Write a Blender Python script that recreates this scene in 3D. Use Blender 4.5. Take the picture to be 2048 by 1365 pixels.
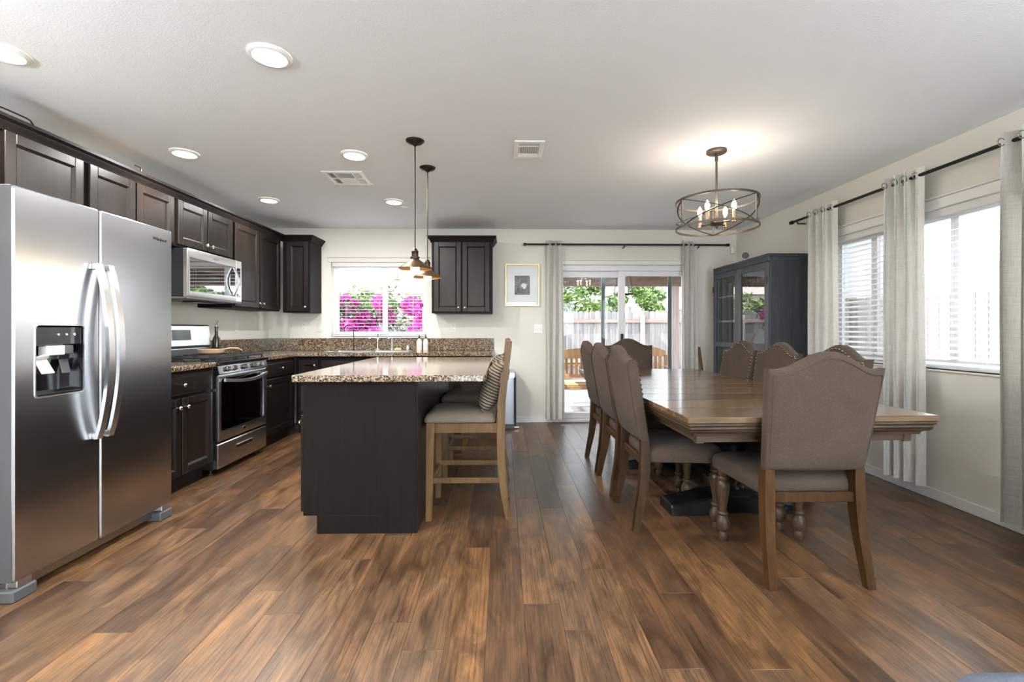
import bpy, bmesh, math, random
from mathutils import Matrix, Vector
PI = math.pi
for o in list(bpy.data.objects):
    bpy.data.objects.remove(o, do_unlink=True)
SC = bpy.context.scene
COL = SC.collection
rnd = random.Random(7)

# ------------------------------------------------------------------ camera
F_PX, CAM_Z, YAW = 910.0, 1.172, math.atan(18 / 910)
cam_d = bpy.data.cameras.new('camera')
cam_d.sensor_width = 36.0
cam_d.lens = 36.0 * F_PX / 2048
cam_d.shift_y = -(682.5 - 660) / 2048
cam_d.clip_start = 0.05
cam = bpy.data.objects.new('camera', cam_d)
cam.location = (0, 0, CAM_Z)
cam.rotation_euler = (PI / 2, 0, -YAW)
COL.objects.link(cam)
SC.camera = cam

# ------------------------------------------------------------------ view, sky, sun
SC.view_settings.view_transform = 'Standard'
SC.view_settings.look = 'None'
SC.view_settings.exposure = 0.96
SC.view_settings.gamma = 1.0
SC.view_settings.use_curve_mapping = False
w = bpy.data.worlds.new('sky')
SC.world = w
w.use_nodes = True
bg = w.node_tree.nodes['Background']
bg.inputs[0].default_value = (0.82, 0.91, 1.0, 1)
bg.inputs[1].default_value = 8.5
sun_d = bpy.data.lights.new('sun', 'SUN')
sun_d.energy = 24.0
sun_d.angle = 0.01
sun_d.color = (1.0, 0.97, 0.93)
sun = bpy.data.objects.new('sun', sun_d)
sun.rotation_euler = Vector((0.6, 0.12, -0.79)).to_track_quat('-Z', 'Y').to_euler()
sun.location = (-6, -4, 9)
COL.objects.link(sun)

# room
XL, XR, YB, ZC, YR = -2.93, 2.98, 5.75, 2.445, -3.2

def portal(name, loc, rot, sx, sy):
    l = bpy.data.lights.new(name, 'AREA')
    l.shape = 'RECTANGLE'
    l.size, l.size_y = sx, sy
    l.cycles.is_portal = True
    o = bpy.data.objects.new(name, l)
    o.location, o.rotation_euler = loc, rot
    COL.objects.link(o)
portal('daylight_portal', (1.51, YB + .12, 1.0), (-PI / 2, 0, 0), 1.78, 1.95)
portal('daylight_portal', (-1.56, YB + .12, 1.56), (-PI / 2, 0, 0), 1.2, .95)
portal('daylight_portal', (XR + .12, 3.80, 1.45), (0, PI / 2, 0), 1.15, .64)
portal('daylight_portal', (XR + .12, 2.80, 1.45), (0, PI / 2, 0), 1.15, 1.2)
portal('daylight_portal', (1.1, YR - .12, 1.08), (PI / 2, 0, 0), 2.6, 2.1)
portal('daylight_portal', (XR + .12, -1.2, 1.35), (0, PI / 2, 0), 1.6, 2.4)

# ------------------------------------------------------------------ materials
MATS = {}
def nodes_of(name):
    m = bpy.data.materials.new(name)
    m.use_nodes = True
    nt = m.node_tree
    b = nt.nodes['Principled BSDF']
    MATS[name] = m
    return m, nt, b
def N(nt, t, **kw):
    n = nt.nodes.new(t)
    for k, v in kw.items():
        if k in n.inputs.keys():
            n.inputs[k].default_value = v
        else:
            setattr(n, k, v)
    return n
def L(nt, a, b): nt.links.new(a, b)
def coords(nt, scale=(1, 1, 1), space='Object', rand=False):
    tc = N(nt, 'ShaderNodeTexCoord')
    mp = N(nt, 'ShaderNodeMapping')
    mp.inputs['Scale'].default_value = scale
    L(nt, tc.outputs[space], mp.inputs['Vector'])
    if rand:
        oi = N(nt, 'ShaderNodeObjectInfo')
        mu = N(nt, 'ShaderNodeVectorMath', operation='SCALE')
        mu.inputs[0].default_value = (37.0, 91.0, 13.0)
        L(nt, oi.outputs['Random'], mu.inputs['Scale'])
        L(nt, mu.outputs[0], mp.inputs['Location'])
    return mp.outputs[0]
def ramp(nt, fac, stops):
    r = N(nt, 'ShaderNodeValToRGB')
    e = r.color_ramp.elements
    while len(e) < len(stops): e.new(0.5)
    for i, (p, c) in enumerate(stops):
        e[i].position = p
        e[i].color = (*c, 1)
    L(nt, fac, r.inputs[0])
    return r.outputs[0]
def bump(nt, b, h, strength=.2, dist=.01):
    n = N(nt, 'ShaderNodeBump')
    n.inputs['Strength'].default_value = strength
    n.inputs['Distance'].default_value = dist
    L(nt, h, n.inputs['Height'])
    L(nt, n.outputs[0], b.inputs['Normal'])
def mixc(nt, a, b, fac, blend='MIX'):
    m = N(nt, 'ShaderNodeMix', data_type='RGBA', blend_type=blend)
    for s, v in ((m.inputs[0], fac), (m.inputs[6], a), (m.inputs[7], b)):
        if isinstance(v, bpy.types.NodeSocket): L(nt, v, s)
        elif isinstance(v, (int, float)): s.default_value = v
        else: s.default_value = (*v, 1)
    return m.outputs[2]
def plain(name, col, rough=.5, metal=0, spec=.5, noise=0, nscale=30, bumpk=0, coat=0, trans=0, sheen=0, stretch=(1, 1, 1)):
    m, nt, b = nodes_of(name)
    b.inputs['Base Color'].default_value = (*col, 1)
    b.inputs['Roughness'].default_value = rough
    b.inputs['Metallic'].default_value = metal
    b.inputs['Specular IOR Level'].default_value = spec
    b.inputs['Coat Weight'].default_value = coat
    b.inputs['Coat Roughness'].default_value = .1
    b.inputs['Sheen Weight'].default_value = sheen
    if trans: b.inputs['Transmission Weight'].default_value = trans
    if noise or bumpk:
        t = N(nt, 'ShaderNodeTexNoise', Scale=nscale, Detail=4.0)
        L(nt, coords(nt, stretch), t.inputs['Vector'])
        if noise:
            c0 = tuple(max(0, x * (1 - noise)) for x in col)
            c1 = tuple(min(1, x * (1 + noise)) for x in col)
            L(nt, ramp(nt, t.outputs['Fac'], [(.3, c0), (.7, c1)]), b.inputs['Base Color'])
        if bumpk: bump(nt, b, t.outputs['Fac'], bumpk, .004)
    return m
def wood(name, dark, mid, light, rough=.4, scale=1.0, axis=0, rand=True, spec=.5, coat=0, contrast=1.0):
    """grain along the given local axis"""
    m, nt, b = nodes_of(name)
    st = [14 * scale] * 3
    st[axis] = 1.1 * scale
    v = coords(nt, tuple(st), rand=rand)
    n1 = N(nt, 'ShaderNodeTexNoise', Scale=1.6, Detail=6.0, Roughness=.65, Distortion=.8)
    L(nt, v, n1.inputs['Vector'])
    st2 = [60 * scale] * 3
    st2[axis] = 1.5 * scale
    n2 = N(nt, 'ShaderNodeTexNoise', Scale=2.0, Detail=3.0)
    L(nt, coords(nt, tuple(st2), rand=rand), n2.inputs['Vector'])
    c = ramp(nt, n1.outputs['Fac'], [(.5 - .22 / contrast, dark), (.5, mid), (.5 + .22 / contrast, light)])
    c2 = ramp(nt, n2.outputs['Fac'], [(.35, (.62, .6, .58)), (.6, (1, 1, 1))])
    c = mixc(nt, c, c2, .55, 'MULTIPLY')
    if rand:
        oi = N(nt, 'ShaderNodeObjectInfo')
        t = ramp(nt, oi.outputs['Random'], [(0, (.72, .70, .69)), (.5, (.95, .95, .95)), (1, (1.2, 1.16, 1.1))])
        c = mixc(nt, c, t, 1.0, 'MULTIPLY')
    L(nt, c, b.inputs['Base Color'])
    b.inputs['Roughness'].default_value = rough
    b.inputs['Specular IOR Level'].default_value = spec
    b.inputs['Coat Weight'].default_value = coat
    b.inputs['Coat Roughness'].default_value = .12
    bump(nt, b, n2.outputs['Fac'], .12, .002)
    return m
def glow(name, col, strength):
    m, nt, b = nodes_of(name)
    b.inputs['Base Color'].default_value = (*col, 1)
    b.inputs['Emission Color'].default_value = (*col, 1)
    b.inputs['Emission Strength'].default_value = strength
    return m
def pane_mat(name, tint=(1, 1, 1), refl=.08, rough=0.0):
    m = bpy.data.materials.new(name)
    m.use_nodes = True
    nt = m.node_tree
    nt.nodes.clear()
    out = N(nt, 'ShaderNodeOutputMaterial')
    tr = N(nt, 'ShaderNodeBsdfTransparent')
    tr.inputs[0].default_value = (*tint, 1)
    gl = N(nt, 'ShaderNodeBsdfGlossy')
    gl.inputs['Roughness'].default_value = rough
    lw = N(nt, 'ShaderNodeLayerWeight')
    lw.inputs['Blend'].default_value = .25
    mx = N(nt, 'ShaderNodeMath', operation='MULTIPLY_ADD')
    mx.inputs[1].default_value = .9
    mx.inputs[2].default_value = refl
    L(nt, lw.outputs['Fresnel'], mx.inputs[0])
    mx.use_clamp = True
    ms = N(nt, 'ShaderNodeMixShader')
    L(nt, mx.outputs[0], ms.inputs[0])
    L(nt, tr.outputs[0], ms.inputs[1])
    L(nt, gl.outputs[0], ms.inputs[2])
    L(nt, ms.outputs[0], out.inputs[0])
    MATS[name] = m
    return m


def textured(name, col, k=.25, sc=140):
    m, nt, b = nodes_of(name)
    b.inputs['Base Color'].default_value = (*col, 1)
    b.inputs['Roughness'].default_value = .8
    b.inputs['Specular IOR Level'].default_value = .25
    t = N(nt, 'ShaderNodeTexNoise', Scale=sc, Detail=3.0)
    L(nt, coords(nt), t.inputs['Vector'])
    bump(nt, b, t.outputs['Fac'], k, .004)
    return m
textured('wall_paint', (.76, .738, .672), .22, 90)
textured('ceiling_paint', (.83, .855, .88), .35, 110)
plain('white_trim', (.82, .81, .78), .35)
plain('white_vinyl', (.80, .81, .82), .35)
def blind_mat():
    m, nt, b = nodes_of('blind_white')
    b.inputs['Base Color'].default_value = (.90, .90, .89, 1)
    b.inputs['Roughness'].default_value = .45
    tl = N(nt, 'ShaderNodeBsdfTranslucent')
    tl.inputs[0].default_value = (.92, .92, .90, 1)
    ms = N(nt, 'ShaderNodeMixShader')
    ms.inputs[0].default_value = .22
    L(nt, b.outputs[0], ms.inputs[1])
    L(nt, tl.outputs[0], ms.inputs[2])
    L(nt, ms.outputs[0], nt.nodes['Material Output'].inputs[0])
blind_mat()
plain('frame_green', (.17, .21, .19), .4)
plain('white_plastic', (.80, .79, .76), .3)
plain('black_metal', (.02, .02, .022), .4, .6)
plain('bronze', (.045, .032, .026), .38, .8)
plain('warm_brass', (.42, .30, .20), .35, .9)
plain('chrome', (.75, .75, .76), .12, 1.0)
plain('nickel_knob', (.72, .66, .58), .2, 1.0)
plain('gold_frame', (.72, .53, .28), .28, 1.0)
plain('black_gloss', (.008, .008, .009), .12, coat=.5)
plain('black_enamel', (.012, .012, .013), .25)
plain('black_iron', (.015, .015, .016), .55)
plain('dark_grey', (.08, .082, .085), .45)
plain('fridge_side', (.075, .076, .078), .5)
plain('knob_dark', (.30, .27, .26), .3, .9)
plain('rubber', (.02, .02, .02), .7)
plain('paper_white', (.82, .82, .83), .6)
plain('bottle_dark', (.03, .025, .012), .08, coat=.4)
plain('soap_white', (.80, .74, .71), .3)
plain('amber', (.45, .26, .12), .3)
plain('terracotta', (.48, .33, .22), .4)
plain('sponge', (.62, .44, .20), .8)
plain('cardboard', (.62, .47, .26), .7)
plain('table_black', (.006, .006, .007), .38, spec=.35, noise=.3, nscale=60)
plain('slate_fabric', (.10, .115, .15), .85, noise=.2, nscale=200)
plain('concrete', (.34, .335, .325), .85, noise=.12, nscale=5)
plain('stucco', (.72, .66, .56), .9, noise=.05, nscale=8)
plain('roof_tile', (.36, .30, .27), .85, noise=.25, nscale=9)
plain('soil', (.20, .16, .11), .95, noise=.3, nscale=7)
plain('kettle_grey', (.33, .30, .27), .4, .6)

# cabinets
wood('espresso', (.0085, .0058, .0046), (.0135, .0092, .0072), (.022, .0145, .0112), rough=.36, scale=.8, axis=2, rand=True, spec=.3, coat=.0)
wood('espresso_flat', (.0085, .0062, .0054), (.0105, .0076, .0065), (.0135, .0098, .0083), rough=.5, scale=.8, axis=2, rand=False, spec=.12)
plain('toe_black', (.008, .007, .006), .5)
wood('charcoal_oak', (.030, .034, .042), (.052, .058, .070), (.085, .092, .108), rough=.42, scale=1.4, axis=2, rand=True)
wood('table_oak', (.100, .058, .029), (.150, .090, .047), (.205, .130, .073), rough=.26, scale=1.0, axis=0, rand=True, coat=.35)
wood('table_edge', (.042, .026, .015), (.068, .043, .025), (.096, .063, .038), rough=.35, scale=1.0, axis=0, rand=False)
wood('chair_wood', (.030, .0130, .0040), (.054, .0250, .0080), (.080, .040, .0145), rough=.42, scale=1.2, axis=2, rand=True, spec=.25)
wood('turned_wood', (.040, .025, .014), (.072, .046, .026), (.095, .06, .032), rough=.35, scale=1.2, axis=2, rand=True, spec=.3)
wood('stool_wood', (.090, .047, .016), (.145, .080, .029), (.205, .120, .049), rough=.4, scale=1.2, axis=2, rand=True, spec=.3)
wood('teak', (.26, .14, .055), (.35, .20, .09), (.44, .27, .13), rough=.55, scale=1.0, axis=2, rand=True)
wood('fence_wood', (.13, .122, .122), (.19, .18, .178), (.26, .245, .24), rough=.85, scale=.7, axis=2, rand=True)
wood('fence_rail', (.14, .10, .085), (.19, .14, .12), (.25, .19, .165), rough=.85, scale=.7, axis=0, rand=True)
wood('beam_wood', (.13, .08, .058), (.175, .112, .083), (.22, .148, .112), rough=.8, scale=.6, axis=0, rand=False)
wood('post_wood', (.26, .20, .18), (.34, .27, .25), (.42, .35, .33), rough=.8, scale=.6, axis=2, rand=False)

def floor_mat():
    m, nt, b = nodes_of('floor_plank')
    oi = N(nt, 'ShaderNodeObjectInfo')
    base = ramp(nt, oi.outputs['Random'], [(0, (.066, .036, .021)), (.25, (.098, .052, .027)), (.5, (.142, .073, .033)), (.75, (.102, .060, .035)), (1, (.184, .097, .044))])
    big = N(nt, 'ShaderNodeTexNoise', Scale=1.0, Detail=5.0, Roughness=.6, Distortion=1.2)
    L(nt, coords(nt, (9, 2.4, 9), rand=True), big.inputs['Vector'])
    c = mixc(nt, base, ramp(nt, big.outputs['Fac'], [(.30, (.44, .41, .40)), (.5, (1, 1, 1)), (.70, (1.75, 1.62, 1.42))]), 1.0, 'MULTIPLY')
    fine = N(nt, 'ShaderNodeTexNoise', Scale=1.0, Detail=4.0, Roughness=.7, Distortion=.3)
    L(nt, coords(nt, (120, 4, 120), rand=True), fine.inputs['Vector'])
    c = mixc(nt, c, ramp(nt, fine.outputs['Fac'], [(.38, (.45, .42, .40)), (.50, (1, 1, 1)), (.68, (1.2, 1.18, 1.14))]), .7, 'MULTIPLY')
    wv = N(nt, 'ShaderNodeTexWave', Scale=1.0, Distortion=9.0, Detail=3.0)
    wv.inputs['Detail Scale'].default_value = .6
    wv.bands_direction = 'X'
    L(nt, coords(nt, (16, 1.1, 16), rand=True), wv.inputs['Vector'])
    c = mixc(nt, c, ramp(nt, wv.outputs['Fac'], [(.0, (.5, .46, .44)), (.16, (1, 1, 1))]), .5, 'MULTIPLY')
    L(nt, c, b.inputs['Base Color'])
    rr = N(nt, 'ShaderNodeMapRange')
    rr.inputs['To Min'].default_value = .23
    rr.inputs['To Max'].default_value = .42
    L(nt, fine.outputs['Fac'], rr.inputs['Value'])
    L(nt, rr.outputs[0], b.inputs['Roughness'])
    b.inputs['Specular IOR Level'].default_value = .5
    bump(nt, b, fine.outputs['Fac'], .25, .0012)
floor_mat()

def granite():
    m, nt, b = nodes_of('granite')
    v = coords(nt)
    n1 = N(nt, 'ShaderNodeTexVoronoi', Scale=150.0)
    n2 = N(nt, 'ShaderNodeTexNoise', Scale=65.0, Detail=5.0, Roughness=.75)
    n3 = N(nt, 'ShaderNodeTexVoronoi', Scale=75.0)
    for n in (n1, n2, n3): L(nt, v, n.inputs['Vector'])
    sep = N(nt, 'ShaderNodeSeparateColor')
    L(nt, n1.outputs['Color'], sep.inputs[0])
    c = ramp(nt, sep.outputs[0], [(0, (.022, .017, .014)), (.26, (.036, .026, .019)), (.29, (.17, .115, .066)), (.64, (.25, .175, .105)), (.68, (.32, .26, .195)), (1, (.39, .33, .26))])
    c = mixc(nt, c, ramp(nt, n2.outputs['Fac'], [(.40, (.30, .24, .20)), (.52, (1, 1, 1))]), .75, 'MULTIPLY')
    sep3 = N(nt, 'ShaderNodeSeparateColor')
    L(nt, n3.outputs['Color'], sep3.inputs[0])
    c = mixc(nt, c, ramp(nt, sep3.outputs[1], [(.0, (.4, .3, .24)), (.14, (.5, .4, .3)), (.16, (1, 1, 1))]), .7, 'MULTIPLY')
    L(nt, c, b.inputs['Base Color'])
    b.inputs['Roughness'].default_value = .09
    b.inputs['Specular IOR Level'].default_value = .6
granite()

def steel(name, col=(.56, .575, .595), rough=.24, axis=2):
    m, nt, b = nodes_of(name)
    st = [220] * 3
    st[axis] = 1.2
    t = N(nt, 'ShaderNodeTexNoise', Scale=1.0, Detail=3.0)
    L(nt, coords(nt, tuple(st)), t.inputs['Vector'])
    big = N(nt, 'ShaderNodeTexNoise', Scale=3.0, Detail=2.0)
    L(nt, coords(nt), big.inputs['Vector'])
    mr = N(nt, 'ShaderNodeMapRange')
    mr.inputs['To Min'].default_value = rough * .92
    mr.inputs['To Max'].default_value = rough * 1.1
    L(nt, t.outputs['Fac'], mr.inputs['Value'])
    L(nt, mr.outputs[0], b.inputs['Roughness'])
    L(nt, ramp(nt, t.outputs['Fac'], [(.3, tuple(x * .975 for x in col)), (.7, tuple(min(1, x * 1.02) for x in col))]), b.inputs['Base Color'])
    b.inputs['Metallic'].default_value = 1.0
    bump(nt, b, big.outputs['Fac'], .10, .004)
steel('steel')
steel('steel_dark', (.36, .36, .365), .3)
steel('steel_can', (.24, .24, .25), .3)
steel('steel_soft', (.66, .66, .67), .32)

def fabric(name, c0, c1, sc=420, sheen=.04, k=.35, rough=.9):
    m, nt, b = nodes_of(name)
    v = coords(nt)
    n1 = N(nt, 'ShaderNodeTexNoise', Scale=sc, Detail=2.0, Roughness=.7)
    n2 = N(nt, 'ShaderNodeTexNoise', Scale=9.0, Detail=3.0)
    L(nt, v, n1.inputs['Vector'])
    L(nt, v, n2.inputs['Vector'])
    c = ramp(nt, n1.outputs['Fac'], [(.32, c0), (.66, c1)])
    c = mixc(nt, c, ramp(nt, n2.outputs['Fac'], [(.3, (.9, .9, .9)), (.7, (1.06, 1.06, 1.06))]), 1.0, 'MULTIPLY')
    L(nt, c, b.inputs['Base Color'])
    b.inputs['Roughness'].default_value = rough
    b.inputs['Specular IOR Level'].default_value = .2
    b.inputs['Sheen Weight'].default_value = sheen
    bump(nt, b, n1.outputs['Fac'], k, .002)
fabric('chair_linen', (.044, .030, .022), (.092, .066, .050), 380)
fabric('stool_linen', (.115, .089, .065), (.18, .143, .108), 420)
def curtain_mat():
    m, nt, b = nodes_of('curtain_linen')
    n1 = N(nt, 'ShaderNodeTexNoise', Scale=1.0, Detail=2.0)
    n2 = N(nt, 'ShaderNodeTexNoise', Scale=1.0, Detail=2.0)
    L(nt, coords(nt, (500, 500, 12)), n1.inputs['Vector'])
    L(nt, coords(nt, (14, 14, 420)), n2.inputs['Vector'])
    ad = N(nt, 'ShaderNodeMath', operation='ADD')
    L(nt, n1.outputs['Fac'], ad.inputs[0])
    L(nt, n2.outputs['Fac'], ad.inputs[1])
    hl = N(nt, 'ShaderNodeMath', operation='MULTIPLY')
    hl.inputs[1].default_value = .5
    L(nt, ad.outputs[0], hl.inputs[0])
    c = ramp(nt, hl.outputs[0], [(.38, (.72, .70, .655)), (.60, (.90, .885, .845))])
    L(nt, c, b.inputs['Base Color'])
    b.inputs['Roughness'].default_value = .9
    b.inputs['Specular IOR Level'].default_value = .15
    tl = N(nt, 'ShaderNodeBsdfTranslucent')
    L(nt, c, tl.inputs[0])
    ms = N(nt, 'ShaderNodeMixShader')
    ms.inputs[0].default_value = .36
    L(nt, b.outputs[0], ms.inputs[1])
    L(nt, tl.outputs[0], ms.inputs[2])
    L(nt, ms.outputs[0], nt.nodes['Material Output'].inputs[0])
    bump(nt, b, hl.outputs[0], .3, .002)
curtain_mat()
def stripe_mat():
    m, nt, b = nodes_of('pillow_stripe')
    v = coords(nt, (1, 1, 1))
    wv = N(nt, 'ShaderNodeTexWave', Scale=17.0, Distortion=.25, Detail=1.0)
    wv.bands_direction = 'Z'
    L(nt, v, wv.inputs['Vector'])
    w2 = N(nt, 'ShaderNodeTexWave', Scale=60.0, Distortion=.5)
    w2.bands_direction = 'X'
    L(nt, v, w2.inputs['Vector'])
    c = ramp(nt, wv.outputs['Fac'], [(.3, (.030, .025, .023)), (.6, (.23, .18, .12))])
    c = mixc(nt, c, ramp(nt, w2.outputs['Fac'], [(.1, (.7, .7, .7)), (.5, (1, 1, 1))]), .7, 'MULTIPLY')
    L(nt, c, b.inputs['Base Color'])
    b.inputs['Roughness'].default_value = .95
    bump(nt, b, wv.outputs['Fac'], .5, .004)
stripe_mat()
def leaf_mat(name, stops, trans=.35):
    m, nt, b = nodes_of(name)
    g = N(nt, 'ShaderNodeNewGeometry')
    c = ramp(nt, g.outputs['Random Per Island'], stops)
    L(nt, c, b.inputs['Base Color'])
    b.inputs['Roughness'].default_value = .6
    tl = N(nt, 'ShaderNodeBsdfTranslucent')
    L(nt, c, tl.inputs[0])
    ms = N(nt, 'ShaderNodeMixShader')
    ms.inputs[0].default_value = trans
    L(nt, b.outputs[0], ms.inputs[1])
    L(nt, tl.outputs[0], ms.inputs[2])
    L(nt, ms.outputs[0], nt.nodes['Material Output'].inputs[0])
leaf_mat('leaf_green', [(0, (.028, .06, .014)), (.4, (.07, .13, .03)), (.75, (.15, .23, .055)), (1, (.27, .31, .09))])
leaf_mat('leaf_dark', [(0, (.012, .022, .008)), (.5, (.032, .052, .016)), (.85, (.085, .11, .04)), (1, (.17, .18, .08))])
leaf_mat('petal_magenta', [(0, (.26, .006, .14)), (.5, (.42, .010, .25)), (.85, (.55, .02, .35)), (1, (.62, .12, .36))])
plain('bark', (.16, .11, .08), .9, noise=.3, nscale=20)
pane_mat('window_glass', (.52, .525, .525), .02)
pane_mat('clear_pane', (.97, .98, .98), .02)
pane_mat('cabinet_glass', (.88, .90, .90), .20)
pane_mat('oven_glass', (.30, .30, .32), .06)
pane_mat('clear_glass', (.93, .95, .95), .05)
pane_mat('micro_glass', (.16, .16, .165), .30, .02)
pane_mat('smoked_glass', (.10, .10, .105), .34, .03)
glow('can_glow', (1.0, .86, .66), 9.0)
glow('bulb_glow', (1.0, .70, .40), 22.0)
glow('pendant_glow', (1.0, .74, .42), 14.0)
def photo_mat():
    m, nt, b = nodes_of('photo_print')
    tc = N(nt, 'ShaderNodeTexCoord')
    n = N(nt, 'ShaderNodeTexNoise', Scale=26.0, Detail=6.0, Roughness=.8)
    L(nt, tc.outputs['Object'], n.inputs['Vector'])
    sp = N(nt, 'ShaderNodeSeparateXYZ')
    L(nt, tc.outputs['Object'], sp.inputs[0])
    leaf = ramp(nt, n.outputs['Fac'], [(.4, (.012, .016, .009)), (.55, (.10, .11, .05)), (.7, (.55, .52, .40))])
    lawn = ramp(nt, n.outputs['Fac'], [(.4, (.05, .055, .03)), (.65, (.16, .16, .09))])
    st = N(nt, 'ShaderNodeMapRange')
    st.inputs['From Min'].default_value = -.04
    st.inputs['From Max'].default_value = -.02
    L(nt, sp.outputs[2], st.inputs['Value'])
    c = mixc(nt, lawn, leaf, st.outputs[0])
    L(nt, c, b.inputs['Base Color'])
    b.inputs['Roughness'].default_value = .35
photo_mat()
plain('chand_metal', (.10, .078, .062), .42, .6)
plain('nail_metal', (.17, .135, .11), .25, 1.0)
plain('grommet_nickel', (.5, .46, .42), .3, 1.0)
plain('vent_dark', (.22, .22, .22), .8)
plain('pendant_brass', (.17, .105, .06), .34, .9)
fabric('chair_piping', (.045, .031, .024), (.085, .062, .049), 380)
plain('hutch_back', (.06,.062,.068), .6)
plain('hutch_shelf', (.32,.33,.34), .4)

# ------------------------------------------------------------------ mesh helpers
class MB:
    def __init__(s):
        s.v, s.f, s.M = [], [], Matrix.Identity(4)
    def add(s, vs, fs):
        o = len(s.v)
        s.v += [tuple(s.M @ Vector(p)) for p in vs]
        s.f += [tuple(i + o for i in f) for f in fs]
        return s
    def box(s, x0, x1, y0, y1, z0, z1, b=0.0):
        if x0 > x1: x0, x1 = x1, x0
        if y0 > y1: y0, y1 = y1, y0
        if z0 > z1: z0, z1 = z1, z0
        b = min(b, (x1 - x0) * .45, (y1 - y0) * .45, (z1 - z0) * .45)
        if b <= 0:
            vs = [(x, y, z) for z in (z0, z1) for y in (y0, y1) for x in (x0, x1)]
            return s.add(vs, [(0, 2, 3, 1), (4, 5, 7, 6), (0, 1, 5, 4), (2, 6, 7, 3), (0, 4, 6, 2), (1, 3, 7, 5)])
        vs, idx = [], {}
        for i, (x, sx) in enumerate(((x0, 1), (x1, -1))):
            for j, (y, sy) in enumerate(((y0, 1), (y1, -1))):
                for k, (z, sz) in enumerate(((z0, 1), (z1, -1))):
                    for a in range(3):
                        idx[i, j, k, a] = len(vs)
                        vs.append((x + (0 if a == 0 else sx * b), y + (0 if a == 1 else sy * b), z + (0 if a == 2 else sz * b)))
        fs = []
        for i in (0, 1): fs.append([idx[i, 0, 0, 0], idx[i, 1, 0, 0], idx[i, 1, 1, 0], idx[i, 0, 1, 0]])
        for j in (0, 1): fs.append([idx[0, j, 0, 1], idx[1, j, 0, 1], idx[1, j, 1, 1], idx[0, j, 1, 1]])
        for k in (0, 1): fs.append([idx[0, 0, k, 2], idx[1, 0, k, 2], idx[1, 1, k, 2], idx[0, 1, k, 2]])
        for i in (0, 1):
            for j in (0, 1):
                fs.append([idx[i, j, 0, 0], idx[i, j, 0, 1], idx[i, j, 1, 1], idx[i, j, 1, 0]])
                fs.append([idx[i, 0, j, 0], idx[i, 0, j, 2], idx[i, 1, j, 2], idx[i, 1, j, 0]])
                fs.append([idx[0, i, j, 1], idx[0, i, j, 2], idx[1, i, j, 2], idx[1, i, j, 1]])
        for i in (0, 1):
            for j in (0, 1):
                for k in (0, 1): fs.append([idx[i, j, k, 0], idx[i, j, k, 1], idx[i, j, k, 2]])
        return s.add(vs, fs)
    def loft(s, secs, cap=True, closed=True):
        n = len(secs[0])
        vs = [p for q in secs for p in q]
        fs = []
        for a in range(len(secs) - 1):
            for i in range(n if closed else n - 1):
                j = (i + 1) % n
                fs.append((a * n + i, a * n + j, (a + 1) * n + j, (a + 1) * n + i))
        if cap:
            fs.append(tuple(range(n)))
            fs.append(tuple(range((len(secs) - 1) * n, len(secs) * n)))
        return s.add(vs, fs)
    def lathe(s, prof, c=(0, 0, 0), n=16, cap=True):
        secs = [[(c[0] + r * math.cos(2 * PI * i / n), c[1] + r * math.sin(2 * PI * i / n), c[2] + z) for i in range(n)] for r, z in prof]
        return s.loft(secs, cap)
    def tube(s, pts, r, n=8, closed=False, flat=1.0):
        P = [Vector(p) for p in pts]
        m = len(P)
        secs = []
        up = None
        for i in range(m):
            if closed: t = P[(i + 1) % m] - P[i - 1]
            else: t = P[min(i + 1, m - 1)] - P[max(i - 1, 0)]
            t.normalize()
            if up is None:
                up = Vector((0, 0, 1)) if abs(t.z) < .9 else Vector((1, 0, 0))
            a = t.cross(up)
            if a.length < 1e-6: a = t.cross(Vector((0, 1, 0)))
            a.normalize()
            b = a.cross(t).normalized()
            up = b
            rr = r[i] if isinstance(r, (list, tuple)) else r
            secs.append([tuple(P[i] + a * rr * math.cos(2 * PI * k / n) + b * rr * flat * math.sin(2 * PI * k / n)) for k in range(n)])
        if closed: secs.append(secs[0])
        return s.loft(secs, not closed)
    def cyl(s, p0, p1, r0, r1=None, n=14):
        return s.tube([p0, p1], [r0, r0 if r1 is None else r1], n)
    def ball(s, c, r, n=10, m=6, sz=1.0):
        return s.lathe([(max(1e-4, r * math.sin(PI * i / m)), -r * sz * math.cos(PI * i / m)) for i in range(m + 1)], c, n)
    def grid(s, fn, nu, nv):
        vs = [fn(i / nu, j / nv) for j in range(nv + 1) for i in range(nu + 1)]
        fs = [(j * (nu + 1) + i, j * (nu + 1) + i + 1, (j + 1) * (nu + 1) + i + 1, (j + 1) * (nu + 1) + i) for j in range(nv) for i in range(nu)]
        return s.add(vs, fs)
    def prism(s, poly, z0, z1, plane='xy'):
        def p3(a, b, c): return (a, b, c) if plane == 'xy' else ((a, c, b) if plane == 'xz' else (c, a, b))
        return s.loft([[p3(a, b, z0) for a, b in poly], [p3(a, b, z1) for a, b in poly]])
    def build(s, name, mat, parent=None, smooth=35, label=None):
        me = bpy.data.meshes.new(name)
        me.from_pydata(s.v, [], s.f)
        bm = bmesh.new()
        bm.from_mesh(me)
        bmesh.ops.remove_doubles(bm, verts=bm.verts, dist=1e-6)
        bmesh.ops.recalc_face_normals(bm, faces=bm.faces)
        bm.to_mesh(me)
        bm.free()
        me.materials.append(MATS[mat])
        if smooth:
            me.polygons.foreach_set('use_smooth', [True] * len(me.polygons))
            me.set_sharp_from_angle(angle=math.radians(smooth))
        o = bpy.data.objects.new(name, me)
        COL.objects.link(o)
        if parent: o.parent = parent
        if label: o['label'] = label
        return o
def T(name, label, cat, loc=(0, 0, 0), rz=0.0, group=None):
    o = bpy.data.objects.new(name, None)
    o.empty_display_size = .1
    COL.objects.link(o)
    o.location = loc
    o.rotation_euler = (0, 0, rz)
    return tag(o, label, cat, group)
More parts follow.
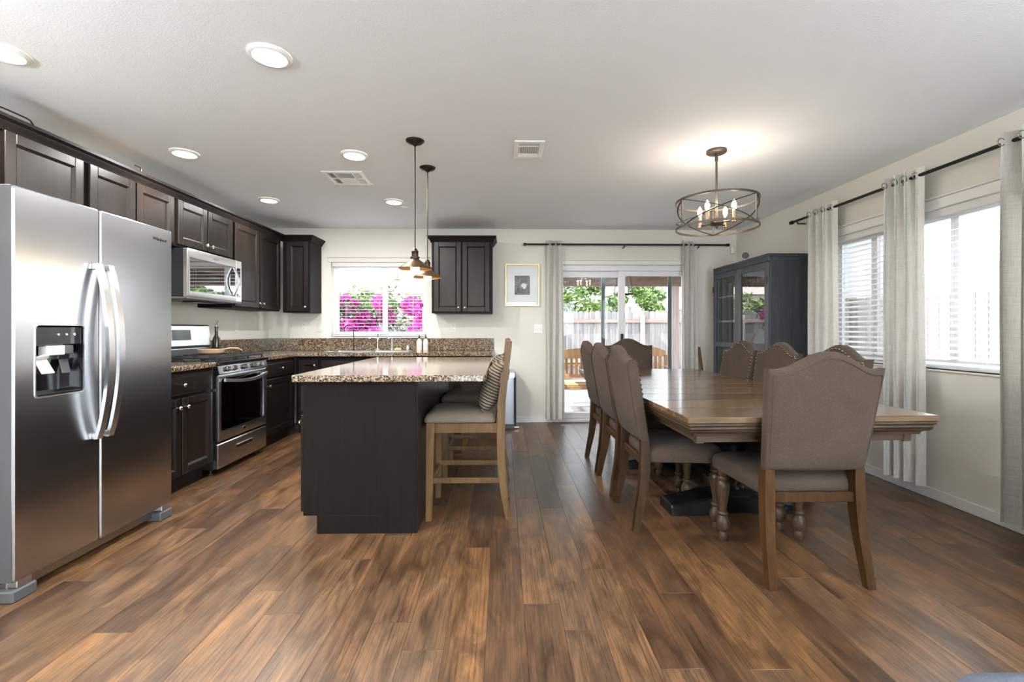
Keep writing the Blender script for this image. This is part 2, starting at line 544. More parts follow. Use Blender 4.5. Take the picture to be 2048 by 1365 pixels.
def tag(o, label, cat, group=None):
    o['label'], o['category'] = label, cat
    if group: o['group'] = group
    return o
def struct(o, label=None):
    o['kind'] = 'structure'
    if label: o['label'] = label
    return o
def dup(root, loc, rz, label=None):
    def cp(o, parent):
        c = o.copy()
        COL.objects.link(c)
        c.parent = parent
        for ch in list(o.children): cp(ch, c)
        return c
    r = cp(root, None)
    r.location = loc
    r.rotation_euler = (0, 0, rz)
    if label: r['label'] = label
    return r
def rrect(x0, x1, y0, y1, r, n=4):
    pts = []
    for cx, cy, a in ((x1 - r, y1 - r, 0), (x0 + r, y1 - r, 90), (x0 + r, y0 + r, 180), (x1 - r, y0 + r, 270)):
        for i in range(n + 1):
            t = math.radians(a + 90 * i / n)
            pts.append((cx + r * math.cos(t), cy + r * math.sin(t)))
    return pts
def arc(c, r, a0, a1, n, plane='xz'):
    out = []
    for i in range(n + 1):
        t = math.radians(a0 + (a1 - a0) * i / n)
        u, v = r * math.cos(t), r * math.sin(t)
        out.append((c[0] + u, c[1], c[2] + v) if plane == 'xz' else ((c[0], c[1] + u, c[2] + v) if plane == 'yz' else (c[0] + u, c[1] + v, c[2])))
    return out
def text_mesh(name, body, size, mat, parent, M, depth=.0008, shear=.3):
    cu = bpy.data.curves.new(name, 'FONT')
    cu.body, cu.size, cu.extrude, cu.shear = body, size, depth, shear
    cu.align_x = 'CENTER'
    tmp = bpy.data.objects.new(name + '_tmp', cu)
    COL.objects.link(tmp)
    dg = bpy.context.evaluated_depsgraph_get()
    me = bpy.data.meshes.new_from_object(tmp.evaluated_get(dg))
    bpy.data.objects.remove(tmp, do_unlink=True)
    me.transform(M)
    me.materials.clear()
    me.materials.append(MATS[mat])
    o = bpy.data.objects.new(name, me)
    COL.objects.link(o)
    o.parent = parent
    return o

# ------------------------------------------------------------------ room shell
def wall_with_holes(name, mat, a0, a1, z0, z1, holes, p0, p1, along):
    """wall slab between p0 and p1 across its thickness; holes = [(a0,a1,z0,z1)]"""
    m = MB()
    cuts = sorted({a0, a1, *[h[0] for h in holes], *[h[1] for h in holes]})
    for c0, c1 in zip(cuts, cuts[1:]):
        hs = sorted([h for h in holes if h[0] < (c0 + c1) / 2 < h[1]], key=lambda h: h[2])
        z = z0
        for h in hs + [None]:
            top = h[2] if h else z1
            if top > z:
                if along == 'x': m.box(c0, c1, p0, p1, z, top)
                else: m.box(p0, p1, c0, c1, z, top)
            if h: z = h[3]
    return struct(m.build(name, mat, smooth=0))
KW = (-2.155, -.965, 1.085, 2.02)      # kitchen window
SD = (.62, 2.40, .0, 1.995)            # sliding door
W1 = (3.48, 4.12, .90, 2.00)
W2 = (2.20, 3.40, .90, 2.00)
RW = (-2.4, 0.0, .55, 2.15)
wall_with_holes('wall_back', 'wall_paint', XL - .15, XR + .15, 0, ZC + .1, [KW, SD], YB, YB + .15, 'x')
wall_with_holes('wall_right', 'wall_paint', YR - .15, YB, 0, ZC + .1, [W1, W2, RW], XR, XR + .15, 'y')
wall_with_holes('wall_left', 'wall_paint', YR - .15, YB, 0, ZC + .1, [], XL - .15, XL, 'y')
wall_with_holes('wall_rear', 'wall_paint', XL, XR, 0, ZC + .1, [(-.2, 2.4, 0, 2.13)], YR - .15, YR, 'x')
struct(MB().box(XL - .15, XR + .15, YR - .15, YB + .15, ZC, ZC + .12).build('ceiling', 'ceiling_paint', smooth=0))
struct(MB().box(XL - .4, XR + .2, YR - .4, YB + .3, ZC + .12, ZC + .2).build('roof', 'roof_tile', smooth=0), 'flat roof slab with eaves')
fl = struct(MB().box(XL - .15, XR + .15, YR - .15, YB + .15, -.12, -.007).build('floor', 'toe_black', smooth=0), 'brown wood-look plank floor')
# planks
PW, PX0 = .1525, -.064
meshes = {}
def plank(x0, x1, y0, y1):
    wd, ln = round(x1 - x0, 4), round(y1 - y0, 3)
    if (wd, ln) not in meshes:
        o = MB().box(0, wd - .0008, 0, ln - .0008, -.007, 0, .0007).build('plank', 'floor_plank', fl, smooth=0)
        meshes[wd, ln] = o.data
    else:
        o = bpy.data.objects.new('plank', meshes[wd, ln])
        COL.objects.link(o)
        o.parent = fl
    o.location = (x0, y0, 0)
back = MB()
k = math.floor((XL - PX0) / PW)
x = PX0 + k * PW
starts = [.0, .55, .27, .82, .14, .68, .41, .95]
row = 0
while x < XR:
    a, b = max(x, XL), min(x + PW, XR)
    y = .55 - 1.22 + 1.22 * starts[(row * 3) % 8] + .06 * (row % 5)
    while y < .55: y += 1.22
    back.box(a, b - .0008, YR, y - .0008, -.007, 0)
    while y < YB:
        e = min(y + 1.22, YB)
        if e - y > .05: plank(a, b, y, e)
        elif e > y: back.box(a, b - .001, y, e, -.007, 0)
        y = e
    x += PW
    row += 1
bo = back.build('planking', 'floor_plank', fl, smooth=0, label='planks behind the viewpoint')
bo['kind'] = 'stuff'
# baseboards
struct(MB().box(XR - .012, XR, YR, YB, 0, .075, .004).build('baseboard_right', 'white_trim'))
m = MB().box(.0, .549, YB - .012, YB, 0, .075, .004).box(2.471, XR, YB - .012, YB, 0, .075, .004)
struct(m.build('baseboard_back', 'white_trim'))
struct(MB().box(XL, XL + .012, YR, 1.4, 0, .075, .004).build('baseboard_left', 'white_trim'))

# ------------------------------------------------------------------ windows and doors
def pane(m0, name, mat, parent): return m0.build(name, mat, parent, smooth=0)
def frame_rect(m, a0, a1, z0, z1, t, d0, d1, along, b=.003):
    for q in ((a0, a1, z0, z0 + t), (a0, a1, z1 - t, z1), (a0, a0 + t, z0 + t, z1 - t), (a1 - t, a1, z0 + t, z1 - t)):
        if along == 'x': m.box(q[0], q[1], d0, d1, q[2], q[3], b)
        else: m.box(d0, d1, q[0], q[1], q[2], q[3], b)
    return m
def glass_sheet(a0, a1, z0, z1, d, along):
    m = MB()
    if along == 'x': m.add([(a0, d, z0), (a1, d, z0), (a1, d, z1), (a0, d, z1)], [(0, 1, 2, 3)])
    else: m.add([(d, a0, z0), (d, a1, z0), (d, a1, z1), (d, a0, z1)], [(0, 1, 2, 3)])
    return m
def window(name, H, d, along, mull, glass='window_glass'):
    root = bpy.data.objects.new(name, None)
    COL.objects.link(root)
    struct(root, 'white vinyl window set in the wall')
    a0, a1, z0, z1 = H
    frame_rect(MB(), a0, a1, z0, z1, .035, d, d + .05, along).build('window_frame', 'white_vinyl', root)
    pts = [a0 + .035] + mull + [a1 - .035]
    for i, (p, q) in enumerate(zip(pts, pts[1:])):
        frame_rect(MB(), p, q, z0 + .035, z1 - .035, .03, d + .01, d + .04, along).build('sash', 'white_vinyl', root)
        glass_sheet(p + .03, q - .03, z0 + .065, z1 - .065, d + .025, along).build('pane', glass, root, smooth=0)
    return root
window('window_1', KW, YB + .075, 'x', [-1.505])
window('window_2', W1, XR + .075, 'y', [3.70])
window('window_3', W2, XR + .075, 'y', [3.03])
window('added_window_4', RW, XR + .075, 'y', [-1.6, -.8], 'clear_pane')  # unseen side window, added to bring in extra daylight
# unseen rear glazing, added to let more daylight in behind the viewpoint
window('added_window_5', (-.2, 2.4, 0.0, 2.13), YR - .12, 'x', [1.1], 'clear_pane')
# kitchen sill and head casing
m = MB().box(-2.19, -.93, YB - .018, YB, 2.02, 2.0745, .004).box(-2.2, -.92, YB - .03, YB, 2.075, 2.09, .003)
struct(m.build('trim_1', 'wall_paint'), 'painted head casing above the kitchen window')
struct(MB().box(-2.155, -.965, YB - .03, YB + .08, 1.07, 1.085, .003).build('trim_2', 'white_trim'), 'kitchen window sill')
m = MB().box(XR - .018, XR, 3.455, 4.15, 2.0, 2.0695, .004).box(XR - .03, XR, 3.45, 4.16, 2.07, 2.085, .003)
struct(m.build('trim_3', 'white_trim'), 'head casing above the side window')
m = MB().box(XR - .018, XR, 2.17, 3.425, 2.0, 2.0695, .004).box(XR - .03, XR, 2.16, 3.43, 2.07, 2.085, .003)
struct(m.build('trim_4', 'white_trim'), 'head casing above the side window')
struct(MB().box(XR - .012, XR + .08, 3.48, 4.12, .885, .90, .003).build('trim_5', 'wall_paint'), 'side window sill')
struct(MB().box(XR - .012, XR + .08, 2.20, 3.40, .885, .90, .003).build('trim_6', 'wall_paint'), 'side window sill')
# sliding patio door
sd = bpy.data.objects.new('door_1', None)
COL.objects.link(sd)
struct(sd, 'white framed sliding glass patio door')
m = MB()
m.box(.62, 2.40, YB + .02, YB + .13, 1.925, 1.994, .003)
m.box(.62, .665, YB + .02, YB + .13, .031, 1.924, .003).box(2.355, 2.40, YB + .02, YB + .13, .031, 1.924, .003)
m.box(.62, 2.40, YB, YB + .14, 0, .03, .003)
m.build('door_frame', 'white_vinyl', sd)
frame_rect(MB(), .666, 1.575, .031, 1.924, .075, YB + .085, YB + .12, 'x').build('fixed_panel', 'white_vinyl', sd)
glass_sheet(.741, 1.50, .106, 1.849, YB + .10, 'x').build('pane', 'window_glass', sd, smooth=0)
m = MB()
m.box(1.475, 1.56, YB + .035, YB + .07, .031, 1.924, .003).box(2.295, 2.354, YB + .035, YB + .07, .031, 1.924, .003)
m.box(1.5605, 2.2945, YB + .036, YB + .069, .031, .13, .003).box(1.5605, 2.2945, YB + .036, YB + .069, 1.86, 1.924, .003)
m.build('sliding_panel', 'white_vinyl', sd)
glass_sheet(1.56, 2.295, .13, 1.86, YB + .052, 'x').build('pane', 'window_glass', sd, smooth=0)
MB().box(1.50, 1.53, YB - .005, YB + .0345, .92, 1.12, .006).build('door_handle', 'black_metal', sd)
frame_rect(MB(), 1.275, 2.195, .031, 1.924, .05, YB + .125, YB + .145, 'x').build('screen_frame', 'frame_green', sd, label='dark green screen door frame')
m = MB().box(.55, 2.47, YB - .016, YB, 1.995, 2.047, .004).box(.54, 2.48, YB - .026, YB, 2.048, 2.064, .003)
m.box(.55, .62, YB - .012, YB, 0, 1.994, .003).box(2.40, 2.47, YB - .012, YB, 0, 1.994, .003)
struct(m.build('trim_7', 'white_trim'), 'casing around the patio door')

# ------------------------------------------------------------------ blinds
def blind(label, a0, a1, ztop, zbot, d, along, n, tilt, group):
    """a blind hanging in a window: valance, slats, bottom rail, cords"""
    loc = ((a0 + a1) / 2, d, zbot) if along == 'x' else (d, (a0 + a1) / 2, zbot)
    t = T('window_blind', label, 'blind', loc, 0 if along == 'x' else -PI / 2, group)
    w2 = (a1 - a0) / 2
    h = ztop - zbot
    MB().box(-w2, w2, -.03, .03, h - .055, h, .004).build('headrail', 'blind_white', t)
    MB().box(-w2 + .004, w2 - .004, -.025, .025, 0, .018, .004).build('bottom_rail', 'blind_white', t)
    me = None
    for i in range(n):
        z = .034 + (h - .105) * i / (n - 1)
        if me is None:
            s = MB()
            secs = []
            for xx in (-w2 + .004, w2 - .004):
                top = [(xx, .025 * u * math.cos(tilt), .025 * u * math.sin(tilt) + .0025 * (1 - u * u)) for u in (-1, -.5, 0, .5, 1)]
                secs.append(top)
            o = s.loft(secs, cap=False, closed=False).build('slat', 'blind_white', t, smooth=50)
            me = o.data
        else:
            o = bpy.data.objects.new('slat', me)
            COL.objects.link(o)
            o.parent = t
        o.location = (0, 0, z)
    for fx in (-.72, 0.0, .72) if w2 > .5 else (-.6, .6):
        for yy in (-.024, .024):
            MB().cyl((fx * w2, yy, .01), (fx * w2, yy, h - .05), .0009, n=5).build('ladder_cord', 'blind_white', t)
    return t
blind('white horizontal slat blind in the kitchen window above the sink', KW[0] + .01, KW[1] - .01, 2.02, 1.09, YB + .035, 'x', 20, 0.02, 'white window blinds')
blind('white slat blind in the side window between the two farther curtains', W1[0] + .01, W1[1] - .01, 2.0, .905, XR + .035, 'y', 24, .32, 'white window blinds')
blind('white slat blind in the side window nearest the viewer, beside the last curtain', W2[0] + .01, W2[1] - .01, 2.0, .905, XR + .035, 'y', 24, .32, 'white window blinds')
t = T('blind_cord', 'thin blind cord with small dark tassels beside the kitchen window mullion', 'cord', (-1.02, YB - .014, 1.46))
MB().cyl((0, 0, .04), (0, 0, .53), .0012, n=5).build('string', 'white_plastic', t)
for dx in (-.012, .012): MB().lathe([(.004, .045), (.008, .02), (.011, 0)], (dx, 0, 0), 8).build('tassel', 'bronze', t)

# ------------------------------------------------------------------ kitchen cabinets
def knob(parent, x, y, z):
    m = MB()
    m.M = Matrix.Translation((x, y, z)) @ Matrix.Rotation(PI / 2, 4, 'X')
    m.lathe([(.0055, 0), (.005, .012), (.013, .017), (.015, .023), (.011, .029), (.001, .031)], n=12)
    return m.build('knob', 'nickel_knob', parent, smooth=50)
def door(root, x0, x1, z0, z1, kx=None, kz=None, fr=.056, name='door', flat=False, mat='espresso', yf=-.02):
    """framed door in local space, its face at y = yf"""
    m = MB()
    b = .003
    if flat:
        m.box(x0, x1, yf, 0, z0, z1, .004)
        if z1 - z0 > .1: m.box(x0 + .022, x1 - .022, yf - .003, yf + .004, z0 + .022, z1 - .022, .003)
    else:
        m.box(x0, x0 + fr, yf, 0, z0, z1, b).box(x1 - fr, x1, yf, 0, z0, z1, b)
        m.box(x0 + fr, x1 - fr, yf, 0, z0, z0 + fr, b).box(x0 + fr, x1 - fr, yf, 0, z1 - fr, z1, b)
        m.box(x0 + fr - .002, x1 - fr + .002, yf + .011, 0, z0 + fr - .002, z1 - fr + .002)
        # inner moulding
        ix0, ix1, iz0, iz1, mo = x0 + fr, x1 - fr, z0 + fr, z1 - fr, .012
        for (a, c, e, f) in ((ix0, iz0, ix1, iz0), (ix1, iz0, ix1, iz1), (ix1, iz1, ix0, iz1), (ix0, iz1, ix0, iz0)):
            dx, dz = (e - a), (f - c)
            l = math.hypot(dx, dz)
            nx, nz = -dz / l, dx / l
            tx, tz = dx / l, dz / l
            m.add([(a, yf + .001, c), (e, yf + .001, f), (e - tx * mo + nx * mo, yf + .011, f - tz * mo + nz * mo), (a + tx * mo + nx * mo, yf + .011, c + tz * mo + nz * mo)], [(0, 1, 2, 3)])
    d = m.build(name, mat, root, smooth=25)
    if kx is not None: knob(d, kx, yf - (.003 if flat else 0), kz)
    return d
def upper(label, loc, rz, W, z0, z1, D, doors, group='dark upper kitchen cabinets'):
    t = T('wall_cabinet', label, 'cabinet', (loc[0], loc[1], z0), rz, group)
    MB().box(0, W, 0, D, 0, z1 - z0, .002).build('body', 'espresso_flat', t)
    for x0, x1, k in doors:
        kx = None if k is None else (x1 - .03 if k > 0 else x0 + .03)
        door(t, x0, x1, .018, z1 - z0 - .022, kx, .065)
    return t
UF, UD = XL + .328, .326
RZ = PI / 2
upper('dark brown wall cabinet above the near end of the refrigerator, at the picture edge', (UF, 1.93), RZ, .455, 1.84, 2.235, UD, [(.02, .435, 1)])
upper('dark brown single-door wall cabinet above the refrigerator freezer side', (UF, 2.39), RZ, .488, 1.84, 2.235, UD, [(.022, .466, None)])
upper('dark brown two-door wall cabinet above the far half of the refrigerator', (UF, 2.88), RZ, .768, 1.84, 2.235, UD, [(.018, .372, 1), (.386, .750, -1)])
upper('short dark two-door wall cabinet directly above the microwave', (UF, 3.65), RZ, .768, 1.838, 2.235, UD, [(.022, .378, 1), (.392, .748, -1)])
upper('tall dark two-door wall cabinet between microwave and room corner', (UF, 4.42), RZ, .93, 1.385, 2.235, UD, [(.022, .46, 1), (.482, .915, -1)])
upper('narrow dark wall cabinet in the corner beside the kitchen window', (XL + .33 + .003, YB - .33), 0, .322, 1.375, 2.235, .328, [(.05, .305, 1)])
upper('dark two-door wall cabinet hanging alone beside the framed picture', (-.847, YB - .33), 0, .718, 1.368, 2.235, .328, [(.03, .350, 1), (.366, .688, -1)])
# filler block in the blind corner
def crown_sec(d, z):       # outward offset, height
    return [(0, 2.212), (.010, 2.212), (.014, 2.225), (.030, 2.243), (.034, 2.255), (.050, 2.268), (.050, 2.285), (0, 2.285)]
def crown(path, name, lab):
    """sweep the crown profile along a plan path of (x, y, outward nx, ny) points"""
    secs = [[(x + nx * o, y + ny * o, z) for o, z in crown_sec(0, 0)] for x, y, nx, ny in path]
    struct(MB().loft(secs).build(name, 'espresso_flat', smooth=25), lab)
fX, fY = UF + .001, YB - .33 - .001
crown([(fX, 1.93, 1, 0), (fX, fY, 1, -1), (-2.277, fY, 1, -1), (-2.277, YB - .002, 1, 0)], 'trim_8', 'stepped crown moulding along the left run of wall cabinets')
crown([(-.848, YB - .002, -1, 0), (-.848, fY, -1, -1), (-.128, fY, 1, -1), (-.128, YB - .002, 1, 0)], 'trim_9', 'crown moulding on the lone wall cabinet')

BF = XL + .61       # face of the base cabinets on the left wall
def base(label, loc, rz, W, D, fronts, group='dark base kitchen cabinets', hollow=False):
    t = T('base_cabinet', label, 'cabinet', (loc[0], loc[1], 0), rz, group)
    m = MB()
    if hollow: m.box(0, .018, 0, D, .105, .875).box(W - .018, W, 0, D, .105, .875).box(.0181, W - .0181, 0, D, .105, .125).box(.0181, W - .0181, D - .01, D, .1251, .875).box(.0181, W - .0181, 0, .018, .1251, .14).box(.0181, W - .0181, 0, .018, .68, .70).box(.0181, W - .0181, 0, .018, .84, .875)
    else: m.box(0, W, 0, D, .105, .875, .002)
    m.build('body', 'espresso_flat', t)
    MB().box(0, W, .075, D, 0, .104).build('toe_kick', 'toe_black', t)
    for kind, x0, x1, z0, z1, kx, kz in fronts:
        door(t, x0, x1, z0, z1, kx, kz, name=kind, flat=(kind == 'drawer'))
    return t
base('dark base cabinet with one drawer and two doors between refrigerator and range', (BF, 2.94), RZ, .732, .60,
     [('drawer', .02, .712, .70, .855, .366, .775), ('door', .02, .359, .125, .68, .325, .615), ('door', .373, .712, .125, .68, .407, .615)])
base('dark base cabinet with drawer over door between range and corner', (BF, 4.44), RZ, .665, .60,
     [('drawer', .03, .60, .70, .855, .315, .775), ('door', .03, .60, .125, .68, .065, .615)])
BY = YB - .61
base('narrow dark base cabinet door in the corner beside the sink cabinet', (XL + .615, BY), 0, .262, .60, [('door', .03, .25, .125, .835, .215, .775)])
base('dark sink base cabinet under the stainless sink', (XL + .88, BY), 0, .97, .60,
     [('drawer', .02, .95, .70, .835, None, 0), ('door', .02, .478, .125, .68, .435, .615), ('door', .492, .95, .125, .68, .535, .615)], hollow=True)
base('dark base cabinet at the open end of the sink wall near the trash can', (XL + 1.854, BY), 0, .946, .60,
     [('drawer', .02, .465, .70, .835, .24, .77), ('drawer', .48, .926, .70, .835, .70, .77), ('door', .02, .465, .125, .68, .42, .615), ('door', .48, .926, .125, .68, .52, .615)])
# worktops
CT0, CT1 = .876, .914
m = MB().box(XL + .002, XL + .65, 2.945, 3.668, CT0, CT1, .005)
tag(m.build('countertop', 'granite'), 'short speckled granite countertop between refrigerator and range', 'countertop', 'granite countertops')
ct = T('countertop', 'long L-shaped granite countertop with the sink along the back wall', 'countertop', (XL, YB, CT0), 0, 'granite countertops')
sx0, sx1, sy0, sy1 = -2.03, -1.12, YB - .55, YB - .12       # sink cut-out
m = MB()
m.M = Matrix.Translation((-XL, -YB, -CT0))
m.box(XL + .002, XL + .65, 4.432, YB - .65, CT0, CT1, .004)
m.box(XL + .002, sx0, YB - .65, YB - .002, CT0, CT1)
m.box(sx1, -.118, YB - .65, YB - .002, CT0, CT1, .004)
m.box(sx0, sx1, YB - .65, sy0, CT0, CT1).box(sx0, sx1, sy1, YB - .002, CT0, CT1)
m.build('slab', 'granite', ct, smooth=25)
m = MB()
m.M = Matrix.Translation((-XL, -YB, -CT0))
m.box(XL + .002, XL + .022, 4.432, YB - .024, CT1 + .001, 1.066, .002).box(XL + .002, -.118, YB - .022, YB - .002, CT1 + .001, 1.066, .002)
m.build('backsplash', 'granite', ct, smooth=25)
tag(MB().box(XL + .002, XL + .022, 2.945, 3.668, CT1 + .001, 1.066, .002).build('backsplash', 'granite'), 'granite backsplash strip beside the refrigerator', 'backsplash')
# sink
sk = T('sink', 'double-bowl stainless drop-in sink below the kitchen window', 'sink', ((sx0 + sx1) / 2, (sy0 + sy1) / 2, CT1))
m = MB()
m.M = Matrix.Translation((-(sx0 + sx1) / 2, -(sy0 + sy1) / 2, 0))
cx = (sx0 + sx1) / 2
o0, o1 = rrect(sx0 - .02, sx1 + .02, sy0 - .02, sy1 + .02, .04), None
for a, b in ((sx0 + .015, cx - .012), (cx + .012, sx1 - .015)):
    secs = []
    for ins, z in ((0, .005), (0, -.01), (.012, -.15), (.05, -.17)):
        secs.append([(p[0], p[1], z) for p in rrect(a + ins, b - ins, sy0 + .015 + ins, sy1 - .075 - ins, .05)])
    m.loft(secs, cap=False)
    m.add(secs[-1], [tuple(range(len(secs[-1])))])
m.box(sx0 - .02, sx1 + .02, sy1 - .07, sy1 + .02, .0005, .006, .002).box(sx0 - .02, sx1 + .02, sy0 - .02, sy0 + .016, .0005, .006, .002)
m.box(sx0 - .02, sx0 + .016, sy0, sy1, .0005, .006, .002).box(sx1 - .016, sx1 + .02, sy0, sy1, .0005, .006, .002).box(cx - .012, cx + .012, sy0, sy1 - .06, .0005, .006, .002)
m.build('basin', 'steel_soft', sk, smooth=40)
fy = sy1 - .03
t = T('faucet', 'chrome kitchen faucet with lever in the middle of the sink', 'faucet', (-1.535, fy, CT1 + .0065))
MB().lathe([(.03, 0), (.03, .012), (.02, .02), (.017, .10), (.02, .13), (.016, .155)], n=14).build('base', 'chrome', t)
MB().tube([(0, 0, .12), (-.02, -.05, .15), (-.05, -.12, .155), (-.06, -.15, .14)], [.013, .012, .011, .011], 10).build('spout', 'chrome', t)
MB().tube([(0, 0, .15), (.005, .0, .175), (.01, -.03, .20)], [.008, .007, .006], 8).build('lever', 'chrome', t)
t = T('side_sprayer', 'slim chrome side sprayer standing right of the main faucet', 'sprayer', (-1.36, fy, CT1 + .0065))
MB().lathe([(.022, 0), (.02, .01), (.012, .02), (.011, .11)], n=12).build('stem', 'chrome', t)
MB().tube([(0, 0, .10), (.0, 0, .135), (-.02, -.01, .158), (-.05, -.03, .15)], [.011, .013, .014, .012], 10).build('head', 'chrome', t)
t = T('filter_tap', 'thin dark gooseneck filter tap at the left end of the sink', 'faucet', (-1.825, fy, CT1 + .0065))
MB().lathe([(.018, 0), (.016, .01), (.009, .02), (.008, .05)], n=12).build('base', 'bronze', t)
MB().tube([(0, 0, .04), (0, 0, .25)] + [(p[0] - .058, p[1], p[2]) for p in arc((0, 0, .25), .058, 0, 180, 10)] + [(-.116, 0, .225)], .0055, 8).build('neck', 'bronze', t)
MB().tube([(0, 0, .055), (.03, -.01, .065), (.045, -.01, .062)], .0045, 6).build('lever', 'bronze', t)
t = tag(MB().lathe([(.022, 0), (.022, .055), (.019, .062), (.001, .064)], (-1.115 - .055, fy, CT1 + .0065), 16).build('air_gap_cap', 'chrome'), 'small chrome cylinder cap on the sink deck', 'cap')
t = tag(MB().box(-1.33, -1.245, fy - .02, fy + .025, CT1 + .0065, CT1 + .035, .008).build('sponge', 'sponge'), 'tan scrub sponge on the sink ledge', 'sponge')
def soap(x, lab):
    t = T('soap_bottle', lab, 'bottle', (x, YB - .10, CT1 + .001), 0, 'white pump bottles by the sink')
    MB().lathe([(.032, 0), (.034, .006), (.034, .10), (.030, .125), (.014, .142), (.012, .15)], n=18).build('bottle', 'soap_white', t)
    MB().lathe([(.0345, .055), (.0345, .058)], n=18).build('label_line', 'amber', t)
    MB().lathe([(.013, .15), (.013, .165), (.006, .168), (.005, .185)], n=12).build('collar', 'bronze', t)
    MB().tube([(0, 0, .182), (0, 0, .192), (0, -.03, .19)], .005, 8).build('pump', 'bronze', t)
soap(-1.035, 'white pump bottle nearer the faucet, first of the pair by the sink')
soap(-.955, 'white pump bottle nearer the lone wall cabinet, second of the pair by the sink')
tag(MB().box(-1.08, -.91, YB - .15, YB - .05, CT1, CT1 + .0008).build('bottle_tray', 'amber'), 'thin amber mat under the two white pump bottles', 'mat')

# ------------------------------------------------------------------ refrigerator
FX = -2.09
fr = T('refrigerator', 'stainless side-by-side refrigerator with dispenser', 'refrigerator', (FX, 1.985, 0), RZ)
# local: x along the front (world +Y), y into the wall, z up; door faces at y = 0
W = .93
MB().box(.004, W - .004, .072, .78, .07, 1.772, .006).build('body', 'fridge_side', fr)
def slab_hole(outer, hole, y0, y1, r=.012):
    m = MB()
    o = rrect(*outer, r)
    h = rrect(*hole, .016)
    n = len(o)
    A = [(p[0], y0 + .006, p[1]) for p in o]
    A2 = [(p[0], y0, p[1]) for p in rrect(outer[0] + .006, outer[1] - .006, outer[2] + .006, outer[3] - .006, r)]
    B = [(p[0], y0, p[1]) for p in h]
    C = [(p[0], y1, p[1]) for p in o]
    m.loft([C, A, A2, B], cap=False)
    return m, h
m, h = slab_hole((0, .414, .085, 1.793), (.088, .328, .866, 1.195), 0, .010)
d1 = m.build('freezer_door', 'steel', fr, smooth=30)
sec = lambda y, ins: [(p[0], y, p[1]) for p in rrect(.088 + ins, .328 - ins, .866 + ins, 1.195 - ins, .016)]
MB().loft([sec(0, -.004), sec(-.003, -.002), sec(-.003, .003), sec(.004, .004)], cap=False).build('dispenser_trim', 'steel_soft', d1)
m = MB()
s0, s1 = sec(.003, .004), sec(.062, .012)
m.loft([s0, s1], cap=False)
m.add(s1, [tuple(range(len(s1)))])
m.build('dispenser_recess', 'black_gloss', d1)
MB().box(.094, .322, .004, .05, 1.098, 1.189, .006).build('control_panel', 'smoked_panel' if 'smoked_panel' in MATS else 'black_gloss', d1)
MB().box(.145, .232, .002, .045, 1.053, 1.097, .003).build('nozzle_block', 'white_plastic', d1)
MB().box(.235, .28, .006, .045, 1.056, 1.097, .003).build('light_cover', 'dark_grey', d1)
m = MB()
m.M = Matrix.Translation((.140, .03, 1.035)) @ Matrix.Rotation(-.55, 4, 'X')
m.lathe([(.034, 0), (.034, .006)], n=18).box(-.03, .03, -.004, .004, -.075, 0, .003)
m.build('water_paddle', 'white_plastic', d1)
m = MB()
m.M = Matrix.Translation((.265, .045, 1.03)) @ Matrix.Rotation(-.25, 4, 'X')
m.box(-.022, .022, -.003, .003, -.07, 0, .002)
m.build('ice_paddle', 'dark_grey', d1)
MB().box(.10, .316, .002, .055, .872, .880, .002).build('drip_tray', 'black_enamel', d1)
for i in range(3):
    MB().lathe([(.006, 0), (.006, .002)], n=10).build('button', 'chrome', d1).matrix_local = Matrix.Translation((.20 + .04 * i, .004, 1.15)) @ Matrix.Rotation(PI / 2, 4, 'X')
secs = []
for ins, y in ((0, .010), (0, .006), (.006, 0)):
    secs.append([(p[0], y, p[1]) for p in rrect(.42 + ins, W - ins, .085 + ins, 1.793 - ins, .012)])
d2 = MB().loft(secs).build('fridge_door', 'steel', fr, smooth=30)
m = MB()
m.box(0.001, .085, .0105, .068, .086, 1.792).box(.331, .413, .0105, .068, .086, 1.792).box(.085, .331, .0105, .068, .086, .863).box(.085, .331, .0105, .068, 1.198, 1.792).box(.085, .331, .0635, .068, .863, 1.198)
m.build('door_edge', 'fridge_side', d1, smooth=0)
MB().box(.421, W - .001, .0105, .068, .086, 1.792).build('door_edge', 'fridge_side', d2, smooth=0)
for d, hx in ((d1, .381), (d2, .447)):
    secs = []
    for i in range(17):
        u = i / 16
        z = .615 + .895 * u
        y = -.022 - .062 * math.sin(PI * u) ** .8
        wd, th = .0165, .009
        secs.append([(hx - wd, y - th, z), (hx + wd, y - th, z), (hx + wd, y + th, z), (hx - wd, y + th, z)])
    m = MB().loft(secs)
    for z in (.63, 1.495): m.box(hx - .012, hx + .012, -.03, .001, z - .015, z + .015, .003)
    m.build('handle', 'steel_soft', d, smooth=40)
text_mesh('lettering', 'Whirlpool', .026, 'black_metal', d2, Matrix.Translation((.826, -.0006, 1.713)) @ Matrix.Rotation(PI / 2, 4, 'X'))
MB().box(.02, W - .02, .05, .12, .022, .078, .004).build('base_grille', 'steel_dark', fr)
for x0, x1 in ((-.006, .10), (W - .10, W + .004)):
    MB().box(x0, x1, -.002, .10, .0, .052, .006).build('foot_cover', 'dark_grey', fr)
    MB().box(x0 + .03, x1 - .01, .012, .06, .053, .084, .003).build('hinge', 'steel_soft', fr)
for x0 in (.01, W - .13): MB().box(x0, x0 + .12, .03, .16, 1.774, 1.80, .006).build('hinge_cover', 'dark_grey', fr)
tag(MB().box(-2.62, -2.33, 1.78, 2.0 + .055, 1.7735, 1.885, .006).build('cardboard_box', 'cardboard'), 'tan cardboard box lying on top of the refrigerator', 'box')

